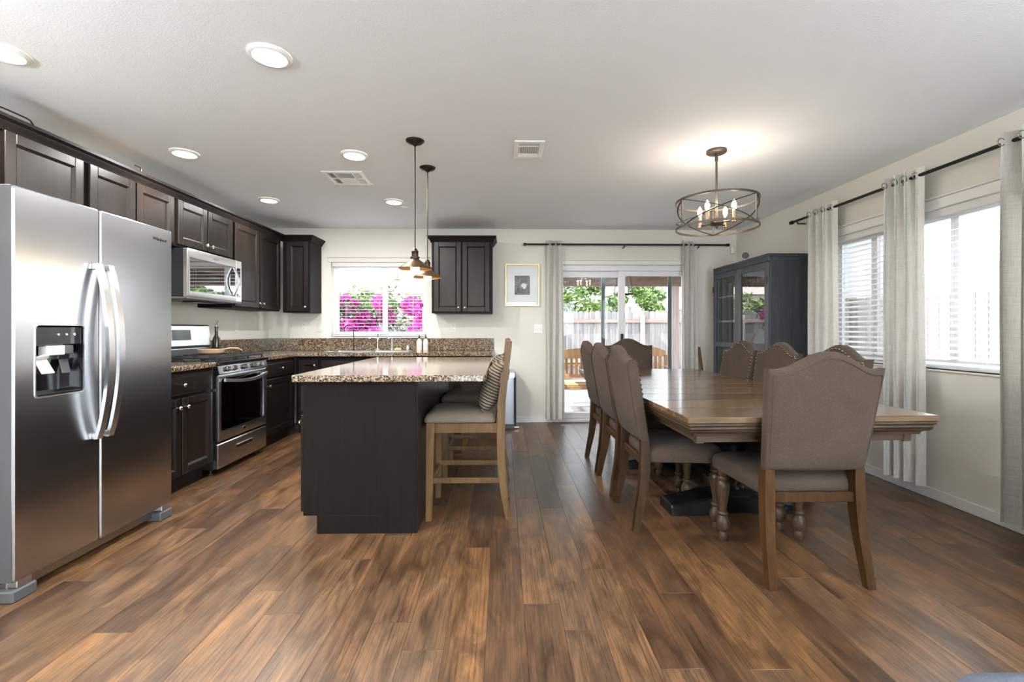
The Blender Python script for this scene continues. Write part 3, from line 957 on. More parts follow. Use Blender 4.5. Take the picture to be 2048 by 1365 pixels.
# ------------------------------------------------------------------ range
RXF = -2.275
rg = T('range', 'stainless and black gas range between the left-wall counters', 'stove', (RXF, 3.674, 0), RZ)
W = .752
MB().box(.004, W - .004, .04, .62, .045, .885, .004).build('body', 'black_enamel', rg)
for x0 in (.02, W - .06):
    for y0 in (.06, .54): MB().lathe([(.018, 0), (.018, .012), (.01, .014), (.01, .046)], (x0 + .02, y0 + .02, 0), 10).build('foot', 'rubber', rg)
dr = MB().box(.004, W - .004, 0, .04, .052, .252, .006).build('drawer', 'steel', rg)
MB().box(.26, .50, -.004, .003, .165, .192, .004).build('pull_recess', 'black_metal', dr)
MB().box(.262, .498, -.010, -.002, .189, .197, .003).build('pull_lip', 'steel_soft', dr)
# oven door with window
m = MB()
o = rrect(.004, W - .004, .272, .808, .008)
hh = rrect(.05, W - .05, .352, .776, .02)
f3 = lambda pts, y: [(p[0], y, p[1]) for p in pts]
m.loft([f3(o, .04), f3(o, .002), f3(rrect(.008, W - .008, .276, .804, .008), 0), f3(hh, 0), f3(hh, .04)], cap=False)
od = m.build('oven_door', 'steel', rg, smooth=30)
MB().loft([f3(rrect(.052, W - .052, .354, .774, .02), .006), f3(rrect(.052, W - .052, .354, .774, .02), .012)]).build('oven_window', 'oven_glass', od, smooth=30)
m = MB()
for q in ((.052, W - .052, .042, .5, .34, .345), (.052, W - .052, .042, .5, .78, .785), (.047, .052, .042, .5, .34, .785), (W - .052, W - .047, .042, .5, .34, .785), (.05, W - .05, .5, .505, .34, .785)):
    m.box(*q)
MB().box(.052, W - .052, .036, .038, .36, .40).build('window_border', 'black_enamel', od)
for z in (.47, .62):
    m = MB()
    for i in range(9): m.cyl((.09 + i * .072, .035, z), (.09 + i * .072, .039, z), .002, n=6)
    m.cyl((.06, .034, z), (W - .06, .034, z), .0028, n=6)
    m.build('rack', 'steel_soft', od)
m = MB()
hb = [(.05 + .652 * i / 14, -.028 - .030 * math.sin(PI * i / 14), .765 - .028 * math.sin(PI * i / 14)) for i in range(15)]
secs = [[(p[0], p[1] - .008, p[2] - .013), (p[0], p[1] - .008, p[2] + .013), (p[0], p[1] + .006, p[2] + .013), (p[0], p[1] + .006, p[2] - .013)] for p in hb]
m.loft(secs)
for i in (1, 13): m.box(hb[i][0] - .02, hb[i][0] + .02, hb[i][1], .001, hb[i][2] - .012, hb[i][2] + .012, .003)
m.build('handle', 'steel_soft', od, smooth=40)
MB().box(.35, .395, -.0012, .001, .302, .326, .0005).build('emblem', 'chrome', od)
m = MB()
m.loft([[(.003, -.012, .815), (.003, .03, .815), (.003, .03, .888), (.003, .006, .888)], [(W - .003, -.012, .815), (W - .003, .03, .815), (W - .003, .03, .888), (W - .003, .006, .888)]])
cp = m.build('control_panel', 'black_gloss', rg, smooth=20)
for kx in (.13, .22, .376, .53, .62):
    m = MB()
    m.M = Matrix.Translation((kx, -.004, .85)) @ Matrix.Rotation(PI / 2 - .25, 4, 'X')
    m.lathe([(.023, 0), (.023, .005), (.019, .008), (.017, .030), (.001, .031)], n=18).box(-.004, .004, -.017, .017, .030, .038, .001)
    m.build('control_knob', 'knob_dark', cp, smooth=40)
m = MB().box(0, W, -.016, .60, .888, .906, .004)
ck = m.build('cooktop', 'black_enamel', rg)
MB().box(-.001, W + .001, -.018, .0, .887, .912, .003).build('front_trim', 'black_gloss', rg)
for bx in (.17, .376, .58):
    for by in (.16, .44):
        if bx == .376 and by == .16: by = .3
        elif bx == .376: continue
        MB().lathe([(.05, .906), (.05, .914), (.036, .918), (.036, .926), (.001, .928)], (bx, by, 0), 18).build('burner', 'black_iron', ck)
for gx0, gx1 in ((.03, .265), (.27, .482), (.487, .722)):
    m = MB()
    for x in (gx0, gx1): m.box(x - .005, x + .005, .03, .57, .935, .950, .002)
    for y in (.03, .165, .30, .435, .57): m.box(gx0, gx1, y - .005, y + .005, .935, .950, .002)
    mx = (gx0 + gx1) / 2
    m.box(mx - .005, mx + .005, .03, .57, .937, .952, .002)
    for x in (gx0, gx1):
        for y in (.03, .30, .57): m.box(x - .006, x + .006, y - .006, y + .006, .9065, .94, .001)
    m.build('grate', 'black_iron', ck)
m = MB()
prof = lambda x: [(x, .545, .905), (x, .555, 1.005), (x, .53, 1.03), (x, .545, 1.205), (x, .56, 1.218), (x, .60, 1.218), (x, .60, .905)]
m.loft([prof(.0), prof(W)])
bgd = m.build('backguard', 'steel_soft', rg, smooth=25)
MB().box(.004, W - .004, .534, .545, .935, 1.0, .003).build('vent_strip', 'dark_grey', bgd)
m = MB()
m.M = Matrix.Translation((.36, .5365, 1.125)) @ Matrix.Rotation(-.085, 4, 'X')
m.box(-.12, .12, -.003, .003, -.045, .045, .003)
m.build('clock_display', 'black_gloss', bgd)
# pan on the rear burner
t = T('ceramic_pan', 'tan shallow pan with a curved handle on the rear range burner', 'pan', (-2.655, 4.19, .9535))
MB().lathe([(.085, 0), (.10, .012), (.108, .04), (.104, .042), (.095, .016), (.001, .012)], n=28).build('bowl', 'terracotta', t)
MB().tube([(.05, .09, .036), (.085, .15, .046), (.13, .20, .042), (.15, .225, .022)], [.012, .012, .012, .01], 8, flat=.6).build('handle', 'terracotta', t)
t = T('oil_bottle', 'dark green oil bottle with a steel pourer beside the range backguard', 'bottle', (-2.79, 4.487, CT1 + .001))
MB().lathe([(.034, 0), (.036, .006), (.036, .15), (.030, .178), (.015, .205), (.0145, .275), (.017, .278), (.017, .288)], n=18).build('glass', 'bottle_dark', t)
MB().lathe([(.012, .289), (.010, .30), (.006, .303)], n=10).build('stopper', 'chrome', t)
MB().tube([(0, 0, .30), (.003, .003, .325), (.01, .008, .345)], [.0045, .004, .003], 8).build('pourer', 'chrome', t)

# ------------------------------------------------------------------ microwave
mw = T('microwave', 'stainless over-the-range microwave below the short cabinet', 'microwave', (-2.50, 3.652, 1.42), RZ)
W, H = .752, .402
MB().box(.002, W - .002, .03, .42, .018, H, .003).build('body', 'black_enamel', mw)
m = MB()
o = rrect(0, W - .088, .016, H, .006)
hh = rrect(.03, W - .095, .062, .335, .012)
m.loft([f3(o, .03), f3(o, .002), f3(rrect(.003, W - .091, .019, H - .003, .006), 0), f3(hh, 0), f3(hh, .012)], cap=False)
md = m.build('door', 'steel_soft', mw, smooth=30)
MB().loft([f3(rrect(.031, W - .094, .063, .334, .012), .003), f3(rrect(.031, W - .094, .063, .334, .012), .010)]).build('door_window', 'micro_glass', md, smooth=30)
pc = MB().box(W - .087, W, 0, .03, .016, H, .003).build('control_side', 'steel_soft', mw)
MB().box(W - .084, W - .02, -.001, .004, .062, .335, .002).build('keypad', 'micro_glass', pc)
for s in (-1, 1):
    secs = []
    for i in range(13):
        u = i / 12
        z = .075 + .25 * u
        if s < 0: y = -.006 - .042 * math.sin(PI * u)
        else: y = -.006 - .042 * math.sin(PI * u)
        x = W - .135 + s * .0 
        secs.append([(x - .011, y - .007, z), (x + .011, y - .007, z), (x + .011, y + .006, z), (x - .011, y + .006, z)])
    if s < 0: MB().loft(secs).build('handle', 'steel_soft', md, smooth=40)
text_mesh('lettering', 'Whirlpool', .018, 'steel_dark', md, Matrix.Translation((.36, -.0006, .356)) @ Matrix.Rotation(PI / 2, 4, 'X'))
MB().box(.0, W, .0, .40, .0, .015, .003).build('vent_grille', 'dark_grey', mw)
MB().box(.30, .55, .10, .25, -.012, -.001, .003).build('lamp_cover', 'black_enamel', mw)

# ------------------------------------------------------------------ island
isl = T('kitchen_island', 'dark espresso kitchen island cabinet under a granite top', 'island', (-.50, 2.63, 0))
IW, IL = .645, 1.60
m = MB().box(-IW, 0, 0, IL, .105, .875, .002).box(-IW + .078, 0, 0, IL, 0, .106, .001)
m.build('body', 'espresso_flat', isl)
MB().box(-.02, .008, .006, .82, .004, .872, .003).build('side_panel', 'espresso', isl)
MB().box(-.02, .008, .826, IL - .004, .004, .872, .003).build('side_panel', 'espresso', isl)
for y0, y1 in ((.01, .53), (.54, 1.06), (1.07, 1.59)):
    for z0, z1 in ((.70, .855), (.125, .68)):
        m = MB().box(-IW - .019, -IW - .0005, y0, y1, z0, z1, .003)
        m.box(-IW - .022, -IW - .018, y0 + .05, y1 - .05, z0 + .045, z1 - .045, .002)
        dd = m.build('drawer' if z0 > .5 else 'door', 'espresso', isl)
        k = MB()
        kz = .777 if z0 > .5 else .63
        k.M = Matrix.Translation((-IW - .021, (y0 + y1) / 2 if z0 > .5 else y0 + .05, kz)) @ Matrix.Rotation(-PI / 2, 4, 'Y')
        k.lathe([(.0055, 0), (.005, .012), (.013, .017), (.015, .023), (.011, .029), (.001, .031)], n=12)
        k.build('knob', 'nickel_knob', dd, smooth=50)
m = MB()
ro = rrect(-1.197, -.098, 2.585, 4.30, .018)
ri = rrect(-1.193, -.102, 2.589, 4.296, .015)
m.loft([[(p[0], p[1], CT0) for p in ri], [(p[0], p[1], CT0 + .004) for p in ro], [(p[0], p[1], CT1 - .004) for p in ro], [(p[0], p[1], CT1) for p in ri]])
tag(m.build('countertop', 'granite', smooth=30), 'polished speckled granite top overhanging the kitchen island', 'countertop', 'granite countertops')
tag(MB().box(-.475, -.395, 4.33, 4.35, 0, .90, .004).build('wooden_board', 'stool_wood'), 'pale wooden board upright behind the far end of the island', 'board')

# ------------------------------------------------------------------ counter stools
def sqsec(x, y, z, hx, hy): return [(x - hx, y - hy, z), (x + hx, y - hy, z), (x + hx, y + hy, z), (x - hx, y + hy, z)]
def cushion_secs(hw_f, hw_r, y0, y1, spec, n=5):
    """stacked rounded outlines; spec = [(inset, z, corner radius)]"""
    out = []
    for ins, z, r in spec:
        pts = rrect(-1, 1, y0 + ins, y1 - ins, r, n)
        sec = []
        for px, py in rrect(-hw_f + ins, hw_f - ins, y0 + ins, y1 - ins, r, n):
            u = (py - y0) / (y1 - y0)
            sec.append((px * ((hw_r + (hw_f - hw_r) * u) / hw_f), py, z))
        out.append(sec)
    return out
def make_stool():
    t = T('counter_stool', '', 'stool', (0, 0, 0), 0, 'counter stools at the island')
    for s in (-1, 1):
        MB().loft([sqsec(s * .195, .242, 0, .021, .018), sqsec(s * .193, .232, .60, .024, .024)]).build('leg', 'stool_wood', t)
        prof = [(0, -.248, .017, .017), (.12, -.224, .018, .019), (.25, -.207, .019, .022), (.40, -.200, .019, .024), (.60, -.198, .019, .026), (.72, -.203, .019, .024), (.90, -.226, .018, .020), (1.06, -.250, .017, .015), (1.10, -.256, .016, .012)]
        MB().loft([sqsec(s * .19, y, z, hx, hy) for z, y, hx, hy in prof]).build('leg', 'stool_wood', t, smooth=30)
        MB().box(s * .19 - .011, s * .19 + .011, -.18, .218, .535, .598, .003).build('side_apron', 'stool_wood', t)
        MB().box(s * .19 - .010, s * .19 + .010, -.195, .222, .225, .260, .003).build('side_stretcher', 'stool_wood', t)
    MB().box(-.178, .178, .218, .240, .535, .598, .003).build('front_apron', 'stool_wood', t)
    MB().box(-.178, .178, -.208, -.186, .535, .598, .003).build('rear_apron', 'stool_wood', t)
    MB().box(-.178, .178, .222, .246, .205, .240, .003).build('footrest', 'stool_wood', t)
    MB().box(-.178, .178, -.215, -.197, .30, .33, .003).build('rear_stretcher', 'stool_wood', t)
    for z0, z1, y in ((.985, 1.10, -.222), (.84, .91, -.203)):
        n = 8
        m = MB()
        secs = []
        for i in range(n + 1):
            x = -.205 + .41 * i / n
            yy = y - .014 * math.cos(PI * (i / n - .5)) - (z0 - .9) * .10
            secs.append([(x, yy - .009, z0), (x, yy + .009, z0), (x, yy + .009 - .012, z1), (x, yy - .009 - .012, z1)])
        m.loft(secs).build('back_rail', 'stool_wood', t, smooth=30)
    MB().loft(cushion_secs(.228, .218, -.165, .272, [(.012, .599, .03), (.0, .606, .03), (.0, .625, .035), (.012, .648, .04), (.05, .662, .04), (.10, .667, .05)])).build('seat_cushion', 'stool_linen', t, smooth=60)
    return t
st = make_stool()
st['label'] = 'wooden counter stool at the near end of the island, linen seat'
st.location, st.rotation_euler = (-.212, 3.005, 0), (0, 0, PI / 2)
dup(st, (-.212, 3.775, 0), PI / 2, 'wooden counter stool farther along the island, closer to the back wall')
def throw_pillow(loc, rot, label, s=.21):
    m = MB()
    n = 14
    for sg in (-1, 1):
        def fn(u, v):
            a, b = 2 * u - 1, 2 * v - 1
            k = (1 - abs(a) ** 2.6) * (1 - abs(b) ** 2.6)
            pin = 1 - .10 * (1 - abs(a * b)) * (abs(a) ** 6 + abs(b) ** 6)
            return (a * s * pin, sg * .078 * max(k, 0) ** .55, b * s * pin)
        m.grid(fn, n, n)
    o = m.build('throw_pillow', 'pillow_stripe', smooth=80)
    o.matrix_world = Matrix.Translation(loc) @ rot
    return tag(o, label, 'pillow', 'striped throw pillows on the stools')
prot = Matrix.Rotation(PI / 2, 4, 'Z') @ Matrix.Rotation(.42, 4, 'X')
throw_pillow((-.060, 3.0, .812), prot, 'brown striped throw pillow on the stool at the near island end', .175)
throw_pillow((-.060, 3.78, .812), prot, 'brown striped throw pillow on the farther stool, partly hidden', .175)

# ------------------------------------------------------------------ trash can
t = T('trash_can', 'tall stainless step trash can against the back wall by the stools', 'trash can', (.03, YB - .20, 0))
sec = lambda i, z: [(p[0], p[1], z) for p in rrect(-.13 + i, .13 - i, -.155 + i, .155 - i, .035)]
MB().loft([sec(.002, 0), sec(.002, .045)]).build('base', 'dark_grey', t)
MB().loft([sec(.004, .046), sec(.0, .05), sec(0, .60)]).build('body', 'steel_can', t, smooth=40)
MB().loft([sec(-.004, .602), sec(-.004, .645), sec(.004, .668), sec(.03, .678)]).build('lid', 'steel_soft', t, smooth=40)
MB().box(.10, .165, -.185, -.155, .012, .03, .004).build('pedal', 'steel_soft', t)

# ------------------------------------------------------------------ dining table
TZ = .762
tb = T('dining_table', 'long brown plank-top dining table with black turned pedestal base', 'table', (.862, 2.10, 0), math.radians(1.6))
TW, TL = 1.225, 2.62
nb = 10
me = None
for i in range(nb):
    y0 = TL * i / nb
    if me is None:
        o = MB().box(0, TW, 0, TL / nb - .0035, TZ - .028, TZ, .003).build('plank', 'table_oak', tb)
        me = o.data
    else:
        o = bpy.data.objects.new('plank', me)
        COL.objects.link(o)
        o.parent = tb
    o.location = (0, y0, 0)
def ring_box(m, ins, z0, z1):
    m.box(ins, TW - ins, ins, TL - ins, z0, z1, .004)
m = MB()
ring_box(m, .004, TZ - .044, TZ - .0285)
ring_box(m, .012, TZ - .062, TZ - .045)
sec = lambda i, z: [(i, i, z), (TW - i, i, z), (TW - i, TL - i, z), (i, TL - i, z)]
m.loft([sec(.014, TZ - .063), sec(.022, TZ - .075), sec(.045, TZ - .086), sec(.05, TZ - .10)])
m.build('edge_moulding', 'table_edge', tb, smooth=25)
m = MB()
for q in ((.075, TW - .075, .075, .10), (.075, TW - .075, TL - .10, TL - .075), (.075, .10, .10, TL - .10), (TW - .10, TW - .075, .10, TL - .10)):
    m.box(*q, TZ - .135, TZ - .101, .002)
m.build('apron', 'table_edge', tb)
for x in (.07, TW - .11):
    for y in (.07, TL - .11): MB().box(x, x + .04, y, y + .04, TZ - .14, TZ - .101, .003).build('corner_block', 'table_edge', tb)
col = [(.07, .115), (.085, .13), (.085, .15), (.062, .165), (.055, .185), (.075, .20), (.078, .21), (.058, .225), (.070, .25), (.100, .29), (.122, .35), (.126, .40), (.115, .45), (.085, .49), (.062, .515), (.075, .53), (.085, .54), (.085, .555), (.066, .565), (.075, .59), (.10, .61), (.10, .628)]
for py in (.83, 1.80):
    MB().lathe(col, (TW / 2, py, 0), 28).build('pedestal', 'table_black', tb, smooth=50)
    m = MB()
    for s in (-1, 1):
        secs = []
        for d, zt, hw in ((0, .125, .10), (.14, .115, .10), (.26, .085, .10), (.34, .072, .10), (.385, .066, .10), (.395, .058, .096)):
            x = TW / 2 + s * d
            zb = 0 if d > .2 else .012
            secs.append([(x, py - hw, zb), (x, py + hw, zb), (x, py + hw, zt - .012), (x, py + hw - .012, zt), (x, py - hw + .012, zt), (x, py - hw, zt - .012)])
        m.loft(secs)
    m.build('foot', 'table_black', tb, smooth=25)
    MB().box(TW / 2 - .42, TW / 2 + .42, py - .06, py + .06, .629, .66, .006).build('cross_beam', 'table_black', tb)
MB().box(TW / 2 - .03, TW / 2 + .03, .88, 1.75, .15, .20, .006).build('stretcher', 'table_black', tb)

# ------------------------------------------------------------------ dining chairs
def make_chair():
    t = T('dining_chair', '', 'chair', (0, 0, 0), 0, 'upholstered dining chairs around the table')
    for s in (-1, 1):
        prof = [(0, -.250, .018, .018), (.10, -.232, .020, .021), (.22, -.208, .022, .025), (.34, -.194, .023, .028), (.46, -.190, .023, .028), (.56, -.196, .021, .02)]
        MB().loft([sqsec(s * (.225 - .015 * min(z / .4, 1)), y, z, hx, hy) for z, y, hx, hy in prof]).build('leg', 'chair_wood', t, smooth=30)
        tl = [(.016, 0), (.020, .012), (.024, .03), (.020, .046), (.018, .05), (.026, .056), (.034, .075), (.037, .095), (.034, .115), (.024, .132), (.019, .14), (.027, .148), (.027, .156), (.019, .163), (.020, .19), (.026, .23), (.034, .275), (.037, .305), (.034, .325), (.026, .335), (.032, .345), (.032, .353), (.024, .36), (.030, .372), (.030, .40)]
        MB().lathe(tl, (s * .212, .228, 0), 18).build('front_leg', 'turned_wood', t, smooth=50)
    MB().box(-.195, .195, -.205, -.180, .372, .418, .003).build('rear_rail', 'chair_wood', t)
    MB().loft(cushion_secs(.268, .236, -.172, .272, [(.02, .402, .03), (.004, .404, .035), (.0, .412, .04), (-.003, .445, .045), (.003, .468, .045), (.022, .487, .05), (.06, .500, .06), (.12, .508, .06), (.17, .511, .05)])).build('seat', 'chair_linen', t, smooth=60)
    # camel back
    def edge(u):
        a = abs(u)
        z = .995 + .081 * (0.5 + 0.5 * math.cos(PI * min(1, a / .86))) + (.006 * ((a - .86) / .14) if a > .86 else 0)
        return z
    def bp(u, v, side):
        zt = edge(u)
        z = .527 + (zt - .527) * v
        hw = .232 + .033 * ((z - .527) / .5) ** .9
        x = u * hw
        y0 = -.196 - (z - .527) * .17 - .012 * (1 - u * u)
        e = max(0, (1 - abs(u) ** 7)) * max(0, 1 - abs(2 * v - 1) ** 9)
        return (x, y0 + side * (.016 + .024 * e ** .5), z)
    m = MB()
    nu, nv = 28, 16
    us = [math.sin(PI / 2 * (2 * i / nu - 1)) for i in range(nu + 1)]
    vs_ = [.5 + .5 * math.sin(PI / 2 * (2 * j / nv - 1)) for j in range(nv + 1)]
    for side in (-1, 1):
        m.grid(lambda a, b: bp(us[round(a * nu)], vs_[round(b * nv)], side), nu, nv)
    rim = [(u, 0) for u in us] + [(1, v) for v in vs_[1:]] + [(u, 1) for u in reversed(us[:-1])] + [(-1, v) for v in reversed(vs_[1:-1])]
    A = [bp(u, v, -1) for u, v in rim]
    B = [bp(u, v, 1) for u, v in rim]
    n = len(rim)
    m.add(A + B, [(i, (i + 1) % n, n + (i + 1) % n, n + i) for i in range(n)])
    bk = m.build('backrest', 'chair_linen', t, smooth=60)
    # piping along the rear edge
    pts = [(-.93, 0.02)] + [(-.93, v) for v in (.2, .4, .6, .8, .93)] + [(u / 10, .945) for u in range(-9, 10)] + [(.93, v) for v in (.93, .8, .6, .4, .2, .02)]
    MB().tube([tuple(Vector(bp(u, v, -1)) - Vector((0, .001, 0))) for u, v in pts], .0028, 6).build('piping', 'chair_piping', bk)
    # nailheads on the front face
    m = MB()
    nails = [(-.935, .06 + .87 * i / 15) for i in range(16)] + [(.935, .06 + .87 * i / 15) for i in range(16)] + [(-.90 + 1.8 * i / 16, .955) for i in range(17)]
    for u, v in nails:
        p = bp(u, v, 1)
        m.M = Matrix.Translation(p) @ Matrix.Rotation(-PI / 2, 4, 'X')
        m.lathe([(.0088, -.002), (.0074, .0035), (.001, .006)], n=7)
    nl = m.build('nailhead_trim', 'nail_metal', bk, smooth=60)
    nl['kind'] = 'stuff'
    return t
ch = make_chair()
ch['label'] = 'beige upholstered dining chair with its back to the viewer at the near table end'
ch.location, ch.rotation_euler = (1.437, 2.283, 0), (0, 0, 0)
for (x, y, rz, lab) in (
    (1.018, 2.85, -PI / 2, 'beige dining chair on the island side of the table, closest to the viewer'),
    (1.020, 3.42, -PI / 2, 'beige dining chair on the island side of the table, middle of three'),
    (1.025, 3.965, -PI / 2, 'beige dining chair on the island side of the table, closest to the patio door'),
    (1.843, 2.84, PI / 2, 'nailhead dining chair on the window side, half hidden by the end chair'),
    (1.845, 3.46, PI / 2, 'nailhead dining chair on the window side of the table, middle of three'),
    (1.845, 4.02, PI / 2, 'nailhead dining chair on the window side, closest to the dark glass hutch'),
    (1.385, 4.735, PI, 'nailhead dining chair at the far table end, before the patio door')):
    dup(ch, (x, y, 0), rz, lab)

# ------------------------------------------------------------------ hutch
HX, HY0, HY1, HZ = 2.55, 4.33, 5.47, 1.91
hu = T('display_hutch', 'tall charcoal display hutch with glass doors in the back corner', 'hutch', (HX, HY0, 0), -PI / 2)
# local x = -Y ... use mirrored widths: x from -W to 0
W, D = HY1 - HY0, XR - .02 - HX
X0 = -W
m = MB()
m.box(X0, X0 + .03, .022, D, 0, HZ - .03, .003)
m.build('side_panel', 'charcoal_oak', hu)
MB().box(-.03, 0, .022, D, 0, HZ - .03, .003).build('side_panel', 'charcoal_oak', hu)
MB().box(X0 - .004, .004, .0, D, HZ - .03, HZ, .004).build('top', 'charcoal_oak', hu)
MB().box(X0 + .03, -.03, D - .015, D, .0, HZ - .03).build('back_panel', 'hutch_back', hu)
MB().box(X0 + .03, -.03, .022, D - .015, .0, .09, .003).build('plinth', 'charcoal_oak', hu)
for z in (.42, .98, 1.26, 1.545):
    MB().box(X0 + .031, -.031, .05, D - .016, z, z + .022, .002).build('shelf', 'hutch_shelf', hu)
MB().box(X0 + .0, .0, .0, .021, HZ - .075, HZ - .031, .002).build('top_rail', 'charcoal_oak', hu)
for a, b, kx in ((X0 + .002, X0 / 2 - .002, X0 / 2 - .03), (X0 / 2 + .002, -.002, X0 / 2 + .03)):
    z0, z1, s = .10, HZ - .078, .062
    m = MB()
    m.box(a, a + s, 0, .021, z0, z1, .003).box(b - s, b, 0, .021, z0, z1, .003)
    for q in ((z0, z0 + s), (z1 - s, z1), (.975, 1.03)): m.box(a + s, b - s, 0, .021, q[0], q[1], .003)
    d = m.build('door', 'charcoal_oak', hu)
    glass_sheet(a + s - .002, b - s + .002, 1.03, z1 - s, .012, 'x').build('pane', 'cabinet_glass', d, smooth=0)
    glass_sheet(a + s - .002, b - s + .002, z0 + s, .975, .012, 'x').build('pane', 'cabinet_glass', d, smooth=0)
    MB().tube([(kx, -.001, .98), (kx, -.02, .985), (kx, -.022, 1.0), (kx, -.02, 1.015), (kx, -.001, 1.02)], .004, 6).build('pull', 'black_metal', d)
    for z in (.25, 1.65):
        hx = a + .006 if a < X0 / 2 - .1 else b - .006
        MB().cyl((hx, -.005, z - .035), (hx, -.005, z + .035), .006, n=8).build('hinge', 'black_metal', d)
def goblet(wx, wy, z, k):
    o = MB().lathe([(.026, 0), (.004, .006), (.0035, .06), (.02, .075), (.033, .105), (.030, .15 + .02 * k)], (0, 0, 0), 12, cap=False).build('wine_glass', 'clear_glass', smooth=60)
    o.location = (wx, wy, z)
    return tag(o, 'clear stemmed glass lined up on the top shelf of the hutch', 'glass', 'stemmed glasses in the hutch')
gm = None
for i in range(12):
    for j in range(2):
        loc = (HX + .12 + .14 * j, HY0 + .10 + .082 * i, 1.5685)
        if gm is None: gm = goblet(*loc, 0)
        else:
            c = gm.copy()
            COL.objects.link(c)
            c.location = loc
for i, (y, h, r) in enumerate(((4.98, .05, .045), (5.12, .06, .05))):
    o = MB().lathe([(r * .6, 0), (r, h * .5), (r * 1.02, h), (r * .95, h), (r * .6, .006)], (HX + .2, y, 1.283), 18).build('bowl', 'paper_white')
    tag(o, ('small white bowl nearer the middle of the hutch shelf', 'white bowl farther back on the same hutch shelf')[i], 'bowl', 'white bowls in the hutch')
tag(MB().box(HX + .12, HX + .26, 4.99, 5.03, 1.003, 1.13, .003).build('book', 'dark_grey'), 'dark book standing behind the hutch glass above the middle rail', 'book')
# camera and router on top of the hutch
t = T('security_camera', 'round dark-faced security camera on a white base atop the hutch', 'camera', (2.66, 4.95, HZ + .001))
MB().lathe([(.035, 0), (.033, .008), (.012, .014), (.010, .04)], n=18).build('stand', 'white_plastic', t)
m = MB()
m.M = Matrix.Translation((0, 0, .075)) @ Matrix.Rotation(PI / 2, 4, 'X') @ Matrix.Rotation(-.35, 4, 'Y')
m.lathe([(.025, -.02), (.038, -.01), (.040, .01), (.037, .02)], n=22)
hd = m.build('head', 'white_plastic', t, smooth=50)
m = MB()
m.M = Matrix.Translation((0, 0, .075)) @ Matrix.Rotation(PI / 2, 4, 'X') @ Matrix.Rotation(-.35, 4, 'Y')
m.lathe([(.036, .0205), (.03, .024), (.001, .025)], n=22)
m.build('lens', 'dark_grey', hd, smooth=50)
tag(MB().box(2.62, 2.76, 5.10, 5.24, HZ + .001, HZ + .035, .01).build('router', 'white_plastic'), 'flat white router box on top of the hutch', 'router')
o = MB().lathe([(.022, 0), (.027, .006), (.027, .09), (.022, .098)], (2.915, YB - .029, 2.135), 18).build('motion_sensor', 'white_plastic')
tag(o, 'white motion sensor on the wall near the corner above the hutch', 'sensor')
t = tag(MB().loft([[(2.545, YB - .16, .0), (2.57, YB - .16, 0), (2.57, YB - .135, 0), (2.545, YB - .135, 0)], [(2.465, YB - .055, .955), (2.49, YB - .055, .955), (2.49, YB - .03, .955), (2.465, YB - .03, .955)]]).build('wooden_stick', 'stool_wood'), 'narrow wooden stick leaning on the wall beside the patio curtain', 'stick')

# ------------------------------------------------------------------ curtains
def curtain(label, a0, a1, z0, z1, d, along, folds, flip=1, flare=0.0, amp=.045, grom=(), rod_z=2.235):
    loc = ((a0 + a1) / 2, d, z0) if along == 'x' else (d, (a0 + a1) / 2, z0)
    t = T('curtain', label, 'curtain', loc, 0 if along == 'x' else -PI / 2, 'cream linen curtains')
    h, w2 = z1 - z0, (a1 - a0) / 2
    nu, nv = folds * 10, 14
    def fn(u, v, off):
        ph = 2 * PI * folds * u + .4
        k = 1 + flare * (1 - v)
        a = amp * (.75 + .35 * math.sin(3.1 * u + 1)) * (1.0 + .12 * math.sin(2.5 * v + 9 * u))
        x = (2 * u - 1) * w2 * k + .012 * math.sin(ph * 2) + .006 * math.sin(5 * v + 7 * u)
        return (x, flip * a * math.sin(ph) + off, h * v)
    m = MB()
    for off in (-.0012, .0012): m.grid(lambda u, v: fn(u, v, off), nu, nv)
    m.build('panel', 'curtain_linen', t, smooth=75)
    m = MB()
    for off in (-.0024, .0024): m.grid(lambda u, v: tuple(Vector(fn(u, v * .045, off))), nu, 2)
    m.build('hem', 'curtain_linen', t, smooth=75)
    for g in range(folds * 2):
        u = (g + .5 - .4 / PI) / (folds * 2)
        if not 0 < u < 1: continue
        p = fn(u, (rod_z - z0) / h, 0)
        m = MB()
        m.tube([(p[0], p[1] + .021 * math.cos(2 * PI * i / 16), p[2] + .021 * math.sin(2 * PI * i / 16)) for i in range(16)], .004, 6, closed=True)
        m.build('grommet', 'grommet_nickel', t, smooth=60)
    return t
def rod(label, p0, p1, brackets):
    t = T('curtain_rod', label, 'curtain rod', p0, 0, 'black curtain rods')
    v = Vector(p1) - Vector(p0)
    MB().cyl((0, 0, 0), tuple(v), .012, n=14).build('pole', 'black_metal', t, smooth=50)
    for q in (Vector((0, 0, 0)), v):
        m = MB()
        dirv = v.normalized() * (-1 if q.length < .01 else 1)
        m.cyl(tuple(q - dirv * .004), tuple(q + dirv * .03), .0185, n=16)
        m.build('finial', 'black_metal', t, smooth=50)
    for b in brackets:
        q = v * b
        wallv = Vector((0, 1, 0)) if abs(v.x) > abs(v.y) else Vector((1, 0, 0))
        m = MB()
        m.tube([tuple(q - Vector((0, 0, .014))), tuple(q - Vector((0, 0, .03))), tuple(q - Vector((0, 0, .03)) + wallv * .085)], .007, 8)
        m.build('bracket', 'black_metal', t)
    return t
RZB = 2.237
rod('black curtain rod above the sliding patio door', (.285, YB - .09, RZB), (2.81, YB - .09, RZB), (.12, .488, .86))
rod('black curtain rod running along the window wall', (XR - .11, 4.455, RZB), (XR - .11, 1.95, RZB), (.03, .5, .97))
curtain('cream curtain gathered at the island side of the patio door', .535, .745, .055, 2.285, YB - .09, 'x', 3, 1, .12, .036)
curtain('cream curtain gathered at the hutch side of the patio door', 2.245, 2.425, .055, 2.285, YB - .09, 'x', 3, -1, .06, .036)
